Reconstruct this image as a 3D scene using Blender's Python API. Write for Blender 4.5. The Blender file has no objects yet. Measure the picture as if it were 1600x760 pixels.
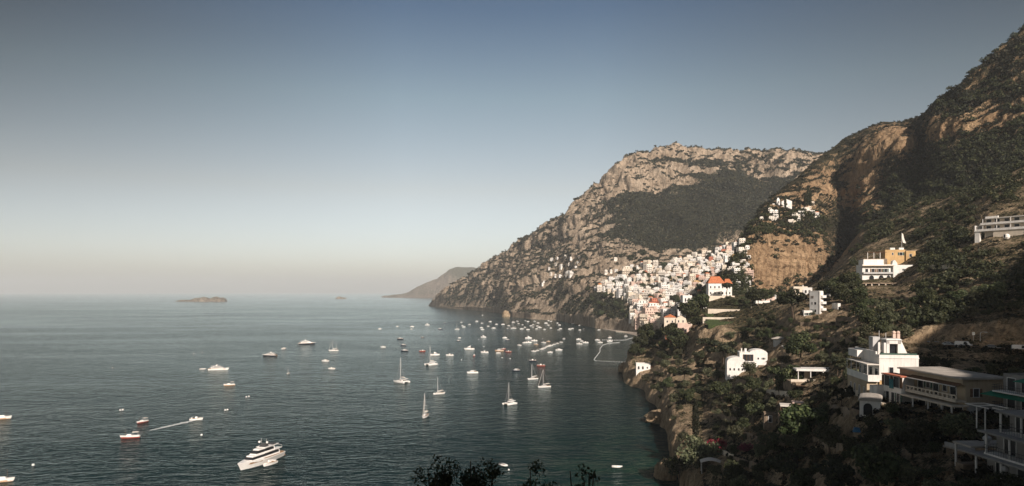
import bpy, bmesh, math, random
import numpy as np
from mathutils import Vector, Matrix
from mathutils.bvhtree import BVHTree

S = bpy.context.scene
COL = S.collection
R = math.radians
random.seed(11)
RNG = np.random.default_rng(11)

# ---------------------------------------------------------------- camera
F, H, HOR = 1040.0, 60.0, 456.0       # focal length in photo pixels, eye height above the sea, horizon row
cam = bpy.data.cameras.new('camera')
cam.sensor_width = 36.0
cam.lens = 36.0 * F / 1600.0
cam.shift_y = (HOR - 380.0) / 1600.0
cam.clip_start = 0.5
cam.clip_end = 120000.0
camo = bpy.data.objects.new('camera', cam)
camo.location = (0, 0, H)
camo.rotation_euler = (R(90), 0, 0)
COL.objects.link(camo)
S.camera = camo

# ---------------------------------------------------------------- sky, sun, exposure
SUN_AZ = (0.30, -0.954)               # horizontal direction towards the sun: behind the camera, a little right
SUN_EL = R(30)
world = bpy.data.worlds.new('World')
S.world = world
world.use_nodes = True
wn = world.node_tree
for n in list(wn.nodes): wn.nodes.remove(n)
wo = wn.nodes.new('ShaderNodeOutputWorld')
wb = wn.nodes.new('ShaderNodeBackground'); wb.inputs['Strength'].default_value = 0.075
sky = wn.nodes.new('ShaderNodeTexSky'); sky.sky_type = 'NISHITA'
sky.sun_disc = False
sky.sun_elevation = SUN_EL
sky.sun_rotation = math.atan2(SUN_AZ[0], SUN_AZ[1])
sky.altitude = 60
sky.air_density = 1.0
sky.dust_density = 1.6
sky.ozone_density = 1.5
hs = wn.nodes.new('ShaderNodeHueSaturation'); hs.inputs['Saturation'].default_value = 0.9
# a hazy morning sky: bright near the horizon, deep towards the zenith
tc = wn.nodes.new('ShaderNodeTexCoord'); sx = wn.nodes.new('ShaderNodeSeparateXYZ'); wn.links.new(tc.outputs['Generated'], sx.inputs[0])
er = wn.nodes.new('ShaderNodeValToRGB'); wn.links.new(sx.outputs['Z'], er.inputs[0])
for k, (p, c) in enumerate([(0.0, (1.88, 1.80, 1.82)), (0.05, (1.80, 1.66, 1.68)), (0.15, (1.65, 1.34, 1.12)), (0.28, (1.17, 1.11, 0.93)), (0.39, (0.57, 0.67, 0.71)), (0.6, (0.30, 0.36, 0.40))]):
    e = er.color_ramp.elements[k] if k < 2 else er.color_ramp.elements.new(p)
    e.position = p; e.color = (*c, 1)
mu = wn.nodes.new('ShaderNodeMix'); mu.data_type = 'RGBA'; mu.blend_type = 'MULTIPLY'; mu.inputs[0].default_value = 1.0
wn.links.new(sky.outputs[0], hs.inputs['Color'])
wn.links.new(hs.outputs[0], mu.inputs[6]); wn.links.new(er.outputs[0], mu.inputs[7])
# sky dimmed towards left and right in place of a lens vignette
ar = wn.nodes.new('ShaderNodeValToRGB'); am = wn.nodes.new('ShaderNodeMath'); am.operation = 'MULTIPLY_ADD'; am.inputs[1].default_value = 0.5; am.inputs[2].default_value = 0.5
wn.links.new(sx.outputs['X'], am.inputs[0]); wn.links.new(am.outputs[0], ar.inputs[0])
for k, (p, c) in enumerate([(0.18, 0.30), (0.42, 0.96), (0.56, 1.0), (0.85, 0.40)]):      # vignette dimming to both sides, strongest on the left
    e = ar.color_ramp.elements[k] if k < 2 else ar.color_ramp.elements.new(p)
    e.position = p; e.color = (c, c, c, 1)
zr = wn.nodes.new('ShaderNodeMapRange'); zr.inputs['From Min'].default_value = 0.06; zr.inputs['From Max'].default_value = 0.34; zr.inputs['To Min'].default_value = 0.30; zr.inputs['To Max'].default_value = 1.12
wn.links.new(sx.outputs['Z'], zr.inputs['Value'])
o1 = wn.nodes.new('ShaderNodeMath'); o1.operation = 'SUBTRACT'; o1.inputs[0].default_value = 1.0; wn.links.new(ar.outputs[0], o1.inputs[1])
o2 = wn.nodes.new('ShaderNodeMath'); o2.operation = 'MULTIPLY'; wn.links.new(o1.outputs[0], o2.inputs[0]); wn.links.new(zr.outputs[0], o2.inputs[1])
o3 = wn.nodes.new('ShaderNodeMath'); o3.operation = 'SUBTRACT'; o3.inputs[0].default_value = 1.0; wn.links.new(o2.outputs[0], o3.inputs[1])
mv = wn.nodes.new('ShaderNodeMix'); mv.data_type = 'RGBA'; mv.blend_type = 'MULTIPLY'; mv.inputs[0].default_value = 1.0
wn.links.new(mu.outputs[2], mv.inputs[6]); wn.links.new(o3.outputs[0], mv.inputs[7])
wn.links.new(mv.outputs[2], wb.inputs['Color'])
wn.links.new(wb.outputs[0], wo.inputs['Surface'])

sun = bpy.data.lights.new('sun', 'SUN')
sun.energy = 5.0
sun.angle = R(0.55)
sun.color = (1.0, 0.885, 0.79)
suno = bpy.data.objects.new('sun', sun)
sd = Vector((SUN_AZ[0] * math.cos(SUN_EL), SUN_AZ[1] * math.cos(SUN_EL), math.sin(SUN_EL)))
suno.rotation_euler = sd.to_track_quat('Z', 'Y').to_euler()
suno.location = sd * 500
COL.objects.link(suno)

S.view_settings.view_transform = 'Standard'
S.view_settings.look = 'None'
S.view_settings.exposure = 0.3
S.view_settings.gamma = 1.0
S.view_settings.use_curve_mapping = False
S.cycles.use_denoising = True
S.cycles.max_bounces = 6
S.cycles.diffuse_bounces = 2
S.cycles.glossy_bounces = 2
S.cycles.transmission_bounces = 2
S.cycles.transparent_max_bounces = 8
S.cycles.volume_bounces = 1
S.cycles.sample_clamp_indirect = 4.0

# ---------------------------------------------------------------- helpers
def tag(o, label=None, cat=None, group=None, kind=None):
    if label: o['label'] = label
    if cat: o['category'] = cat
    if group: o['group'] = group
    if kind: o['kind'] = kind
    return o

def empty(name, loc=(0, 0, 0), rz=0.0):
    o = bpy.data.objects.new(name, None)
    o.empty_display_size = 1
    o.location = loc
    o.rotation_euler = (0, 0, rz)
    COL.objects.link(o)
    return o

def link_obj(name, me, parent=None, loc=(0, 0, 0), rz=0.0):
    o = bpy.data.objects.new(name, me)
    COL.objects.link(o)
    o.location = loc
    o.rotation_euler = (0, 0, rz)
    if parent is not None: o.parent = parent
    return o

def copy_tree(o, parent=None):
    c = o.copy(); COL.objects.link(c)
    if parent is not None:
        c.parent = parent
    for ch in list(o.children):
        copy_tree(ch, c)
    return c

class MB:
    """collects simple shapes and links them as one mesh object"""
    def __init__(s): s.v = []; s.f = []
    def add(s, vs, fs):
        b = len(s.v); s.v += [tuple(p) for p in vs]; s.f += [tuple(i + b for i in f) for f in fs]; return s
    def box(s, x0, x1, y0, y1, z0, z1):
        return s.add([(x0,y0,z0),(x1,y0,z0),(x1,y1,z0),(x0,y1,z0),(x0,y0,z1),(x1,y0,z1),(x1,y1,z1),(x0,y1,z1)],
                     [(0,3,2,1),(4,5,6,7),(0,1,5,4),(1,2,6,5),(2,3,7,6),(3,0,4,7)])
    def frustum(s, x0, x1, y0, y1, z0, z1, ix, iy, iy2=None):
        iy2 = iy if iy2 is None else iy2
        return s.add([(x0,y0,z0),(x1,y0,z0),(x1,y1,z0),(x0,y1,z0),(x0+ix,y0+iy,z1),(x1-ix,y0+iy,z1),(x1-ix,y1-iy2,z1),(x0+ix,y1-iy2,z1)],
                     [(0,3,2,1),(4,5,6,7),(0,1,5,4),(1,2,6,5),(2,3,7,6),(3,0,4,7)])
    def prism(s, poly, y0, y1):                 # poly in (x,z), extruded along y
        n = len(poly)
        vs = [(x, y0, z) for x, z in poly] + [(x, y1, z) for x, z in poly]
        fs = [tuple(range(n)), tuple(range(2*n-1, n-1, -1))]
        fs += [((i+1) % n, i, i+n, (i+1) % n + n) for i in range(n)]
        return s.add(vs, fs)
    def slab(s, poly, z0, z1):                  # poly in (x,y), extruded along z
        n = len(poly)
        vs = [(x, y, z0) for x, y in poly] + [(x, y, z1) for x, y in poly]
        fs = [tuple(range(n-1, -1, -1)), tuple(range(n, 2*n))]
        fs += [(i, (i+1) % n, (i+1) % n + n, i+n) for i in range(n)]
        return s.add(vs, fs)
    def tube(s, pts, r0, r1=None, n=6, cap=True):
        r1 = r0 if r1 is None else r1
        pts = [Vector(p) for p in pts]; m = len(pts); rings = []; vs = []; fs = []
        up = Vector((0, 0, 1))
        for i, p in enumerate(pts):
            d = (pts[min(i+1, m-1)] - pts[max(i-1, 0)]).normalized()
            a = d.cross(up)
            if a.length < 1e-3: a = d.cross(Vector((1, 0, 0)))
            a.normalize(); b = d.cross(a)
            r = r0 + (r1 - r0) * i / max(1, m-1)
            for k in range(n):
                t = 2*math.pi*k/n
                vs.append(p + a*(r*math.cos(t)) + b*(r*math.sin(t)))
        for i in range(m-1):
            for k in range(n):
                k2 = (k+1) % n
                fs.append((i*n+k, i*n+k2, (i+1)*n+k2, (i+1)*n+k))
        if cap:
            fs.append(tuple(range(n))); fs.append(tuple(range((m-1)*n+n-1, (m-1)*n-1, -1)))
        return s.add(vs, fs)
    def ball(s, c, r, sz=1.0, nu=8, nv=5):
        vs = []; fs = []
        for j in range(nv+1):
            ph = math.pi*j/nv - math.pi/2
            for i in range(nu):
                th = 2*math.pi*i/nu
                vs.append((c[0]+r*math.cos(ph)*math.cos(th), c[1]+r*math.cos(ph)*math.sin(th), c[2]+r*sz*math.sin(ph)))
        for j in range(nv):
            for i in range(nu):
                i2 = (i+1) % nu
                fs.append((j*nu+i, j*nu+i2, (j+1)*nu+i2, (j+1)*nu+i))
        return s.add(vs, fs)
    def loft(s, rings, closed=True, caps=True):
        n = len(rings[0]); vs = [p for r in rings for p in r]; fs = []
        for i in range(len(rings)-1):
            for k in range(n if closed else n-1):
                k2 = (k+1) % n
                fs.append((i*n+k, i*n+k2, (i+1)*n+k2, (i+1)*n+k))
        if caps:
            fs.append(tuple(range(n-1, -1, -1))); b = (len(rings)-1)*n; fs.append(tuple(range(b, b+n)))
        return s.add(vs, fs)
    def mesh(s, name, mat, smooth=False):
        me = bpy.data.meshes.new(name); me.from_pydata(s.v, [], s.f)
        bm = bmesh.new(); bm.from_mesh(me); bmesh.ops.recalc_face_normals(bm, faces=bm.faces); bm.to_mesh(me); bm.free()
        if smooth: me.polygons.foreach_set('use_smooth', [True]*len(me.polygons))
        if mat: me.materials.append(mat)
        me.update(); return me
    def build(s, name, mat, parent=None, loc=(0, 0, 0), rz=0.0, smooth=False):
        return link_obj(name, s.mesh(name, mat, smooth), parent, loc, rz)

def np_mesh(name, V, Q, mat, smooth=False):
    V = np.ascontiguousarray(V, np.float32); Q = np.ascontiguousarray(Q, np.int32)
    me = bpy.data.meshes.new(name)
    me.vertices.add(len(V)); me.vertices.foreach_set('co', V.ravel())
    k = Q.shape[1]
    me.loops.add(Q.size); me.loops.foreach_set('vertex_index', Q.ravel())
    me.polygons.add(len(Q)); me.polygons.foreach_set('loop_start', np.arange(0, Q.size, k, dtype=np.int32))
    me.polygons.foreach_set('use_smooth', np.full(len(Q), smooth))
    me.update(calc_edges=True)
    if mat: me.materials.append(mat)
    return me

# gradient noise -----------------------------------------------------
_perm = np.random.default_rng(5).permutation(512).astype(np.int64)
_perm = np.concatenate([_perm, _perm, _perm])
_grad = np.random.default_rng(6).normal(size=(512, 3)); _grad /= np.linalg.norm(_grad, axis=1)[:, None]
def pnoise(P):
    P = np.asarray(P, float); i = np.floor(P).astype(np.int64); f = P - i; i &= 511
    u = f*f*f*(f*(f*6-15)+10)
    out = np.zeros(P.shape[:-1])
    for a in (0, 1):
        wa = u[..., 0] if a else 1-u[..., 0]
        for b in (0, 1):
            wb_ = u[..., 1] if b else 1-u[..., 1]
            for c in (0, 1):
                wc = u[..., 2] if c else 1-u[..., 2]
                h = _perm[_perm[_perm[(i[..., 0]+a) & 511] + ((i[..., 1]+b) & 511)] % 512 + ((i[..., 2]+c) & 511)] % 512
                g = _grad[h]
                d = g[..., 0]*(f[..., 0]-a) + g[..., 1]*(f[..., 1]-b) + g[..., 2]*(f[..., 2]-c)
                out += wa*wb_*wc*d
    return out*1.6
def fbm(P, o=5, gain=0.5, lac=2.03):
    P = np.asarray(P, float); s = 0; a = 1.0; t = 0
    for k in range(o):
        s = s + a*pnoise(P); t += a; a *= gain; P = P*lac + 17.3
    return s/t
def ridged(P, o=5, gain=0.5, lac=2.03):
    P = np.asarray(P, float); s = 0; a = 1.0; t = 0
    for k in range(o):
        s = s + a*(1-2*np.abs(pnoise(P))); t += a; a *= gain; P = P*lac + 11.7
    return s/t

def W(px, py, Y):                       # a photo direction taken out to the distance Y (metres in front of the camera)
    return Vector(((px-800.0)/F*Y, Y, H-(py-HOR)/F*Y))
def sea(px, py):
    Y = H*F/(py-HOR); return Vector(((px-800.0)/F*Y, Y, 0.0))
def pix(p):
    return (800+p[0]/p[1]*F, HOR-(p[2]-H)/p[1]*F)

# ---------------------------------------------------------------- materials
class NT:
    def __init__(s, name):
        s.m = bpy.data.materials.new(name); s.m.use_nodes = True
        s.t = s.m.node_tree
        for n in list(s.t.nodes): s.t.nodes.remove(n)
        s.out = s.t.nodes.new('ShaderNodeOutputMaterial')
        s.p = s.n('ShaderNodeBsdfPrincipled'); s.l(s.p.outputs[0], s.out.inputs['Surface'])
        s.p.inputs['Specular IOR Level'].default_value = 0.25
        s.co = None
    def n(s, typ, **kw):
        x = s.t.nodes.new(typ)
        for k, v in kw.items():
            if k in x.inputs.keys(): x.inputs[k].default_value = v
            else: setattr(x, k, v)
        return x
    def l(s, a, b): s.t.links.new(a, b)
    def coord(s):
        if s.co is None: s.co = s.n('ShaderNodeTexCoord')
        return s.co.outputs['Object']
    def noise(s, scale, detail=4, rough=0.55, dist=0.0, vec=None, sc3=None):
        v = vec or s.coord()
        if sc3:
            mp = s.n('ShaderNodeMapping'); mp.inputs['Scale'].default_value = sc3; s.l(v, mp.inputs[0]); v = mp.outputs[0]
        x = s.n('ShaderNodeTexNoise', Scale=scale, Detail=detail, Roughness=rough, Distortion=dist)
        s.l(v, x.inputs['Vector']); return x.outputs['Fac']
    def ramp(s, fac, stops, interp='LINEAR'):
        r = s.n('ShaderNodeValToRGB'); r.color_ramp.interpolation = interp
        e = r.color_ramp.elements
        while len(e) > len(stops): e.remove(e[-1])
        while len(e) < len(stops): e.new(0.5)
        for k, (p, c) in enumerate(stops):
            e[k].position = p; e[k].color = (c, c, c, 1) if isinstance(c, (int, float)) else (*c, 1)
        s.l(fac, r.inputs[0]); return r.outputs[0]
    def mix(s, fac, a, b, mode='MIX'):
        x = s.n('ShaderNodeMix', data_type='RGBA', blend_type=mode)
        for v, i in ((fac, 0), (a, 6), (b, 7)):
            if hasattr(v, 'is_output'): s.l(v, x.inputs[i])
            elif i == 0: x.inputs[0].default_value = v
            else: x.inputs[i].default_value = (*v, 1)
        return x.outputs[2]
    def math(s, op, a, b=0.0, clamp=False):
        x = s.n('ShaderNodeMath', operation=op, use_clamp=clamp)
        for k, v in enumerate((a, b)):
            if hasattr(v, 'is_output'): s.l(v, x.inputs[k])
            else: x.inputs[k].default_value = v
        return x.outputs[0]
    def bump(s, h, strength=0.5, dist=1.0):
        b = s.n('ShaderNodeBump', Strength=strength, Distance=dist); s.l(h, b.inputs['Height']); s.l(b.outputs[0], s.p.inputs['Normal']); return b
    def base(s, c):
        if hasattr(c, 'is_output'): s.l(c, s.p.inputs['Base Color'])
        else: s.p.inputs['Base Color'].default_value = (*c, 1)
        return s
    def rough(s, r): s.p.inputs['Roughness'].default_value = r; return s

MATS = {}
def plain(name, col, rough=0.8, var=0.12, scale=0.6, dirt=0.0, metal=0.0):
    """painted or plastered surface with uneven tone and faint run-off staining"""
    if name in MATS: return MATS[name]
    t = NT(name); t.rough(rough); t.p.inputs['Metallic'].default_value = metal
    n1 = t.noise(scale, 5, 0.6)
    dark = tuple(max(0, c*(1-var*2.2)) for c in col); lite = tuple(min(0.95, c*(1+var)) for c in col)
    c = t.ramp(n1, [(0.3, dark), (0.62, lite)])
    if dirt > 0:
        st = t.noise(1.0, 4, 0.65, sc3=(2.4, 2.4, 0.22))
        f = t.ramp(st, [(0.5, 0.0), (0.75, dirt)])
        c = t.mix(f, c, tuple(x*0.45 for x in col))
    t.base(c); MATS[name] = t.m; return t.m

def terrain_mat(name, rockA, rockB, vegA, vegB, unit, soil=(0.16, 0.115, 0.07), crisp=0.10):
    t = NT(name); t.rough(0.95); t.p.inputs['Specular IOR Level'].default_value = 0.1
    at = t.n('ShaderNodeAttribute', attribute_name='rock')
    n_big = t.noise(0.35/unit, 6, 0.62)
    n_mid = t.noise(1.6/unit, 5, 0.65)
    n_fin = t.noise(6.0/unit, 4, 0.7)
    m = t.math('ADD', at.outputs['Fac'], t.math('MULTIPLY', t.math('SUBTRACT', n_mid, 0.5), 0.9))
    m = t.math('ADD', m, t.math('MULTIPLY', t.math('SUBTRACT', n_fin, 0.5), 0.95))
    mask = t.ramp(m, [(0.5-crisp, 0.0), (0.5+crisp, 1.0)])
    streak = t.noise(1.0/unit, 6, 0.7, 0.4, sc3=(2.0, 2.0, 0.24))
    rock = t.ramp(n_big, [(0.3, rockA), (0.7, rockB)])
    rock = t.mix(t.ramp(streak, [(0.36, 0.85), (0.56, 0.0)]), rock, tuple(c*0.42 for c in rockA))
    v = t.n('ShaderNodeTexVoronoi', feature='DISTANCE_TO_EDGE', Scale=0.8/unit)
    wv = t.n('ShaderNodeMapping'); wv.inputs['Scale'].default_value = (1, 1, 0.3)
    nz = t.n('ShaderNodeTexNoise', Scale=1.2/unit, Detail=3)
    t.l(t.coord(), nz.inputs['Vector'])
    ad = t.n('ShaderNodeVectorMath', operation='MULTIPLY_ADD'); t.l(nz.outputs['Color'], ad.inputs[0]); ad.inputs[1].default_value = (unit*1.4,)*3; t.l(t.coord(), ad.inputs[2])
    t.l(ad.outputs[0], wv.inputs[0]); t.l(wv.outputs[0], v.inputs['Vector'])
    crack = t.ramp(v.outputs['Distance'], [(0.0, 1.0), (0.09, 0.0)])
    rock = t.mix(t.math('MULTIPLY', crack, 0.16), rock, tuple(c*0.3 for c in rockA))
    rock = t.mix(t.ramp(n_fin, [(0.55, 0.0), (0.8, 0.5)]), rock, tuple(min(0.6, c*1.35) for c in rockB))
    veg = t.ramp(n_mid, [(0.3, vegA), (0.68, vegB)])
    veg = t.mix(t.ramp(n_fin, [(0.52, 0.0), (0.78, 0.55)]), veg, soil)
    t.base(t.mix(mask, veg, rock))
    hgt = t.math('ADD', t.math('MULTIPLY', n_mid, 1.0), t.math('MULTIPLY', n_fin, 0.45))
    hgt = t.math('SUBTRACT', hgt, t.math('MULTIPLY', crack, 0.08))
    t.bump(hgt, 0.9, unit*0.8)
    return t.m

def foliage(name, a, b, c, trans=0.25):
    """leaves: each leaf takes its own tone between a and b, a few lean to c, whole plants differ a little"""
    t = NT(name); t.rough(0.6); t.p.inputs['Specular IOR Level'].default_value = 0.2
    g = t.n('ShaderNodeNewGeometry'); oi = t.n('ShaderNodeObjectInfo')
    col = t.ramp(g.outputs['Random Per Island'], [(0.0, a), (0.75, b), (1.0, c)])
    hv = t.n('ShaderNodeHueSaturation')
    t.l(t.math('ADD', t.math('MULTIPLY', oi.outputs['Random'], 0.9), 0.65), hv.inputs['Value'])
    t.l(t.math('ADD', t.math('MULTIPLY', oi.outputs['Random'], 0.05), 0.475), hv.inputs['Hue'])
    t.l(col, hv.inputs['Color']); t.base(hv.outputs[0])
    tr = t.n('ShaderNodeBsdfTranslucent'); t.l(hv.outputs[0], tr.inputs['Color'])
    mx = t.n('ShaderNodeMixShader'); mx.inputs[0].default_value = trans
    t.l(t.p.outputs[0], mx.inputs[1]); t.l(tr.outputs[0], mx.inputs[2]); t.l(mx.outputs[0], t.out.inputs['Surface'])
    MATS[name] = t.m; return t.m

M_main = terrain_mat('limestone mountain', (0.36, 0.27, 0.19), (0.60, 0.48, 0.36), (0.026, 0.029, 0.016), (0.048, 0.049, 0.027), 14.0)
M_right = terrain_mat('cliff mountain', (0.31, 0.195, 0.11), (0.58, 0.40, 0.24), (0.026, 0.026, 0.016), (0.052, 0.047, 0.027), 6.0)
M_near = terrain_mat('coastal slope', (0.33, 0.232, 0.142), (0.58, 0.435, 0.285), (0.040, 0.040, 0.019), (0.085, 0.076, 0.038), 2.6, (0.24, 0.175, 0.105))
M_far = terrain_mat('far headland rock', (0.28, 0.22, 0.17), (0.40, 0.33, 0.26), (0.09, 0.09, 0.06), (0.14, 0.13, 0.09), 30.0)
M_stone = plain('masonry', (0.25, 0.19, 0.135), 0.95, 0.25, 0.8, 0.5)
M_white = plain('white plaster', (0.79, 0.755, 0.70), 0.85, 0.07, 0.35, 0.42)
M_cream = plain('cream plaster', (0.70, 0.60, 0.48), 0.85, 0.07, 0.35, 0.3)
M_pink = plain('pale pink plaster', (0.68, 0.50, 0.41), 0.85, 0.07, 0.35, 0.3)
M_ochre = plain('ochre plaster', (0.55, 0.36, 0.17), 0.85, 0.09, 0.35, 0.35)
M_terra = plain('terracotta plaster', (0.50, 0.17, 0.10), 0.85, 0.1, 0.35, 0.3)
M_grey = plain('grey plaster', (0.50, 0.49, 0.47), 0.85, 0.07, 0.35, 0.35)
M_shade = plain('shaded grey plaster', (0.30, 0.285, 0.265), 0.9, 0.12, 0.35, 0.5)  # grey plaster darkened so the shade on these houses is in the colour
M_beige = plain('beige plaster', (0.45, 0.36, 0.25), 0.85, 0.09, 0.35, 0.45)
M_tile = plain('orange roof tiles', (0.50, 0.17, 0.075), 0.85, 0.2, 1.5, 0.2)
M_screed = plain('roof screed', (0.42, 0.38, 0.33), 0.95, 0.12, 0.5, 0.2)
M_glass = plain('dark window glass', (0.03, 0.032, 0.035), 0.15, 0.3, 0.5)
M_wood = plain('brown wood', (0.16, 0.09, 0.05), 0.8, 0.2, 2.0)
M_shut = plain('green shutters', (0.05, 0.10, 0.075), 0.7, 0.2, 2.0)
M_frame = plain('window surround', (0.72, 0.70, 0.66), 0.7, 0.05, 1.0)
M_iron = plain('dark iron', (0.06, 0.06, 0.06), 0.5, 0.2, 2.0)
M_asph = plain('asphalt', (0.06, 0.058, 0.055), 0.95, 0.2, 0.5)
M_sand = plain('beach sand', (0.30, 0.25, 0.20), 0.98, 0.12, 0.2)
M_green = plain('green awning', (0.02, 0.19, 0.11), 0.8, 0.1, 1.0)
M_teal = plain('teal cloth', (0.03, 0.13, 0.15), 0.8, 0.15, 1.0)
M_bark = plain('bark', (0.09, 0.065, 0.045), 0.95, 0.25, 2.5)
M_gel = plain('white boat gelcoat', (0.82, 0.79, 0.75), 0.3, 0.03, 0.5)
M_sailc = plain('sail cloth', (0.74, 0.68, 0.60), 0.8, 0.05, 1.0)
M_alu = plain('mast aluminium', (0.62, 0.60, 0.57), 0.35, 0.05, 1.0)
M_navy = plain('dark blue hull', (0.03, 0.035, 0.05), 0.3, 0.1, 0.5)
M_red = plain('red hull', (0.30, 0.07, 0.05), 0.4, 0.1, 0.5)
M_orng = plain('orange wooden hull', (0.50, 0.33, 0.21), 0.5, 0.12, 0.8)
M_teak = plain('teak deck', (0.32, 0.20, 0.11), 0.7, 0.15, 1.5)
M_buoy = plain('white buoy', (0.75, 0.73, 0.70), 0.5, 0.05, 1.0)
M_canv = plain('canvas', (0.70, 0.64, 0.56), 0.9, 0.06, 0.8)
M_carw = plain('white car paint', (0.75, 0.75, 0.74), 0.25, 0.02, 0.5)
M_cars = plain('silver car paint', (0.42, 0.43, 0.44), 0.3, 0.03, 0.5, metal=0.4)
M_tyre = plain('tyre rubber', (0.02, 0.02, 0.02), 0.9, 0.1, 2.0)
M_garden = plain('garden lawn', (0.055, 0.075, 0.025), 0.95, 0.3, 1.2)
M_soil = plain('dry terrace soil', (0.26, 0.19, 0.12), 0.98, 0.2, 0.8)

L_oak = foliage('holm oak leaves', (0.018, 0.024, 0.012), (0.058, 0.068, 0.031), (0.115, 0.115, 0.050))
L_olive = foliage('olive leaves', (0.040, 0.046, 0.026), (0.100, 0.102, 0.056), (0.17, 0.16, 0.09))
L_pine = foliage('pine needles', (0.014, 0.018, 0.011), (0.042, 0.047, 0.024), (0.075, 0.072, 0.034))
L_lush = foliage('lush leaves', (0.018, 0.025, 0.011), (0.052, 0.066, 0.026), (0.10, 0.11, 0.045))
L_macch = foliage('macchia leaves', (0.011, 0.013, 0.008), (0.032, 0.035, 0.019), (0.085, 0.072, 0.042))
L_dry = foliage('dry grass', (0.12, 0.085, 0.045), (0.24, 0.18, 0.10), (0.34, 0.27, 0.16))
L_boug = foliage('bougainvillea bracts', (0.10, 0.012, 0.035), (0.21, 0.024, 0.065), (0.05, 0.06, 0.03))

def water_mat():
    t = NT('sea water'); t.p.inputs['IOR'].default_value = 1.33; t.p.inputs['Specular IOR Level'].default_value = 0.26
    t.rough(0.12)
    big = t.noise(0.0045, 4, 0.6)
    c = t.ramp(big, [(0.35, (0.0014, 0.0125, 0.0150)), (0.65, (0.0026, 0.0190, 0.0215))])
    # shallow water over pale rock along the near shore is greener
    sp = t.n('ShaderNodeSeparateXYZ'); t.l(t.coord(), sp.inputs[0])
    near = t.math('MULTIPLY', t.math('SUBTRACT', 1.0, t.math('DIVIDE', t.math('ABSOLUTE', t.math('SUBTRACT', sp.outputs['Y'], 190.0)), 120.0), True),
                  t.math('SUBTRACT', 1.0, t.math('DIVIDE', t.math('ABSOLUTE', t.math('SUBTRACT', sp.outputs['X'], 45.0)), 60.0), True))
    patch = t.ramp(t.noise(0.05, 4, 0.6), [(0.4, 0.15), (0.6, 1.0)])
    c = t.mix(t.math('MULTIPLY', near, patch), c, (0.016, 0.048, 0.030))
    t.base(c)
    swell = t.noise(0.085, 3, 0.55, 1.0, sc3=(0.8, 1.3, 1))
    rip = t.noise(0.32, 4, 0.65, 1.0, sc3=(0.75, 1.4, 1))
    fine = t.noise(0.9, 3, 0.6, 0.3, sc3=(0.6, 1.4, 1))
    calm = t.ramp(t.noise(0.0034, 5, 0.62, 1.6, sc3=(0.45, 1.7, 1)), [(0.38, 0.55), (0.58, 1.0)])
    h = t.math('ADD', t.math('MULTIPLY', swell, 1.15), t.math('ADD', t.math('MULTIPLY', rip, 0.6), t.math('MULTIPLY', fine, 0.10)))
    bp = t.bump(t.math('MULTIPLY', h, calm), 0.8, 1.0)
    # a choppy sea mirrors less than flat water: steep facets turned to the viewer show the dark depth
    t.p.inputs['Specular IOR Level'].default_value = 0.0; t.rough(0.9)
    fr = t.n('ShaderNodeFresnel', IOR=1.33); t.l(bp.outputs[0], fr.inputs['Normal'])
    fac = t.math('MULTIPLY', t.math('POWER', fr.outputs[0], 2.9), 1.75, True)
    gl = t.n('ShaderNodeBsdfGlossy', Roughness=0.15); gl.inputs['Color'].default_value = (0.88, 0.96, 0.96, 1); t.l(bp.outputs[0], gl.inputs['Normal'])
    mx = t.n('ShaderNodeMixShader'); t.l(fac, mx.inputs[0]); t.l(t.p.outputs[0], mx.inputs[1]); t.l(gl.outputs[0], mx.inputs[2]); t.l(mx.outputs[0], t.out.inputs['Surface'])
    return t.m
M_water = water_mat()
M_foam = plain('wake foam', (0.62, 0.64, 0.63), 0.9, 0.15, 0.8)

# ---------------------------------------------------------------- terrain
def blur(A, k, axis):
    if k < 1: return A
    ker = np.hanning(2*k+3)[1:-1]; ker /= ker.sum()
    P = np.pad(A, [(k, k) if a == axis else (0, 0) for a in range(A.ndim)], mode='edge')
    return np.apply_along_axis(lambda v: np.convolve(v, ker, 'valid'), axis, P)

def blobs(px, py, lst):
    s = np.zeros_like(px)
    for (x, y, rx, ry, w) in lst:
        s += w*np.exp(-(((px-x)/rx)**2 + ((py-y)/ry)**2))
    return s

class Sheet:
    """one piece of ground: a grid of world points, with its rock share, its ray tree and its mesh"""
    def __init__(s, P, rock): s.P = P; s.rock = rock
    def normals(s):
        P = s.P
        du = np.gradient(P, axis=1); dv = np.gradient(P, axis=0)
        n = np.cross(du, dv); n /= np.linalg.norm(n, axis=2)[..., None] + 1e-9
        n[n[..., 2] < 0] *= -1
        return n
    def displace(s, fn):
        n = s.normals(); s.P = s.P + n*fn(s.P)[..., None]
    def slope_rock(s, k, kb=10):
        """steep faces stay bare, ledges and hollows hold soil and scrub"""
        nz = s.normals()[..., 2]; st = np.sqrt(np.clip(1-nz**2, 0, 1))
        m = blur(blur(st, kb, 0), kb, 1)
        s.rock = s.rock+k*(st-m)
    def finish(s, name, mat, smooth=True):
        nv, nu = s.P.shape[:2]
        i = np.arange(nv-1)[:, None]*nu + np.arange(nu-1)[None, :]
        s.Q = np.stack([i, i+1, i+nu+1, i+nu], -1).reshape(-1, 4)
        me = np_mesh(name, s.P.reshape(-1, 3), s.Q, mat, smooth)
        a = me.attributes.new('rock', 'FLOAT', 'POINT'); a.data.foreach_set('value', s.rock.ravel().astype(np.float32))
        o = link_obj(name, me); tag(o, kind='structure')
        s.tree = BVHTree.FromPolygons([tuple(p) for p in s.P.reshape(-1, 3)], [tuple(q) for q in s.Q.tolist()])
        s.obj = o
        return s
    def ray(s, px, py):
        d = Vector(((px-800)/F, 1.0, -(py-HOR)/F)).normalized()
        h = s.tree.ray_cast(Vector((0, 0, H)), d)
        return h[0]
    def ground(s, x, y):
        h = s.tree.ray_cast(Vector((x, y, 2000)), Vector((0, 0, -1)))
        return h[0].z if h[0] is not None else None

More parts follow.
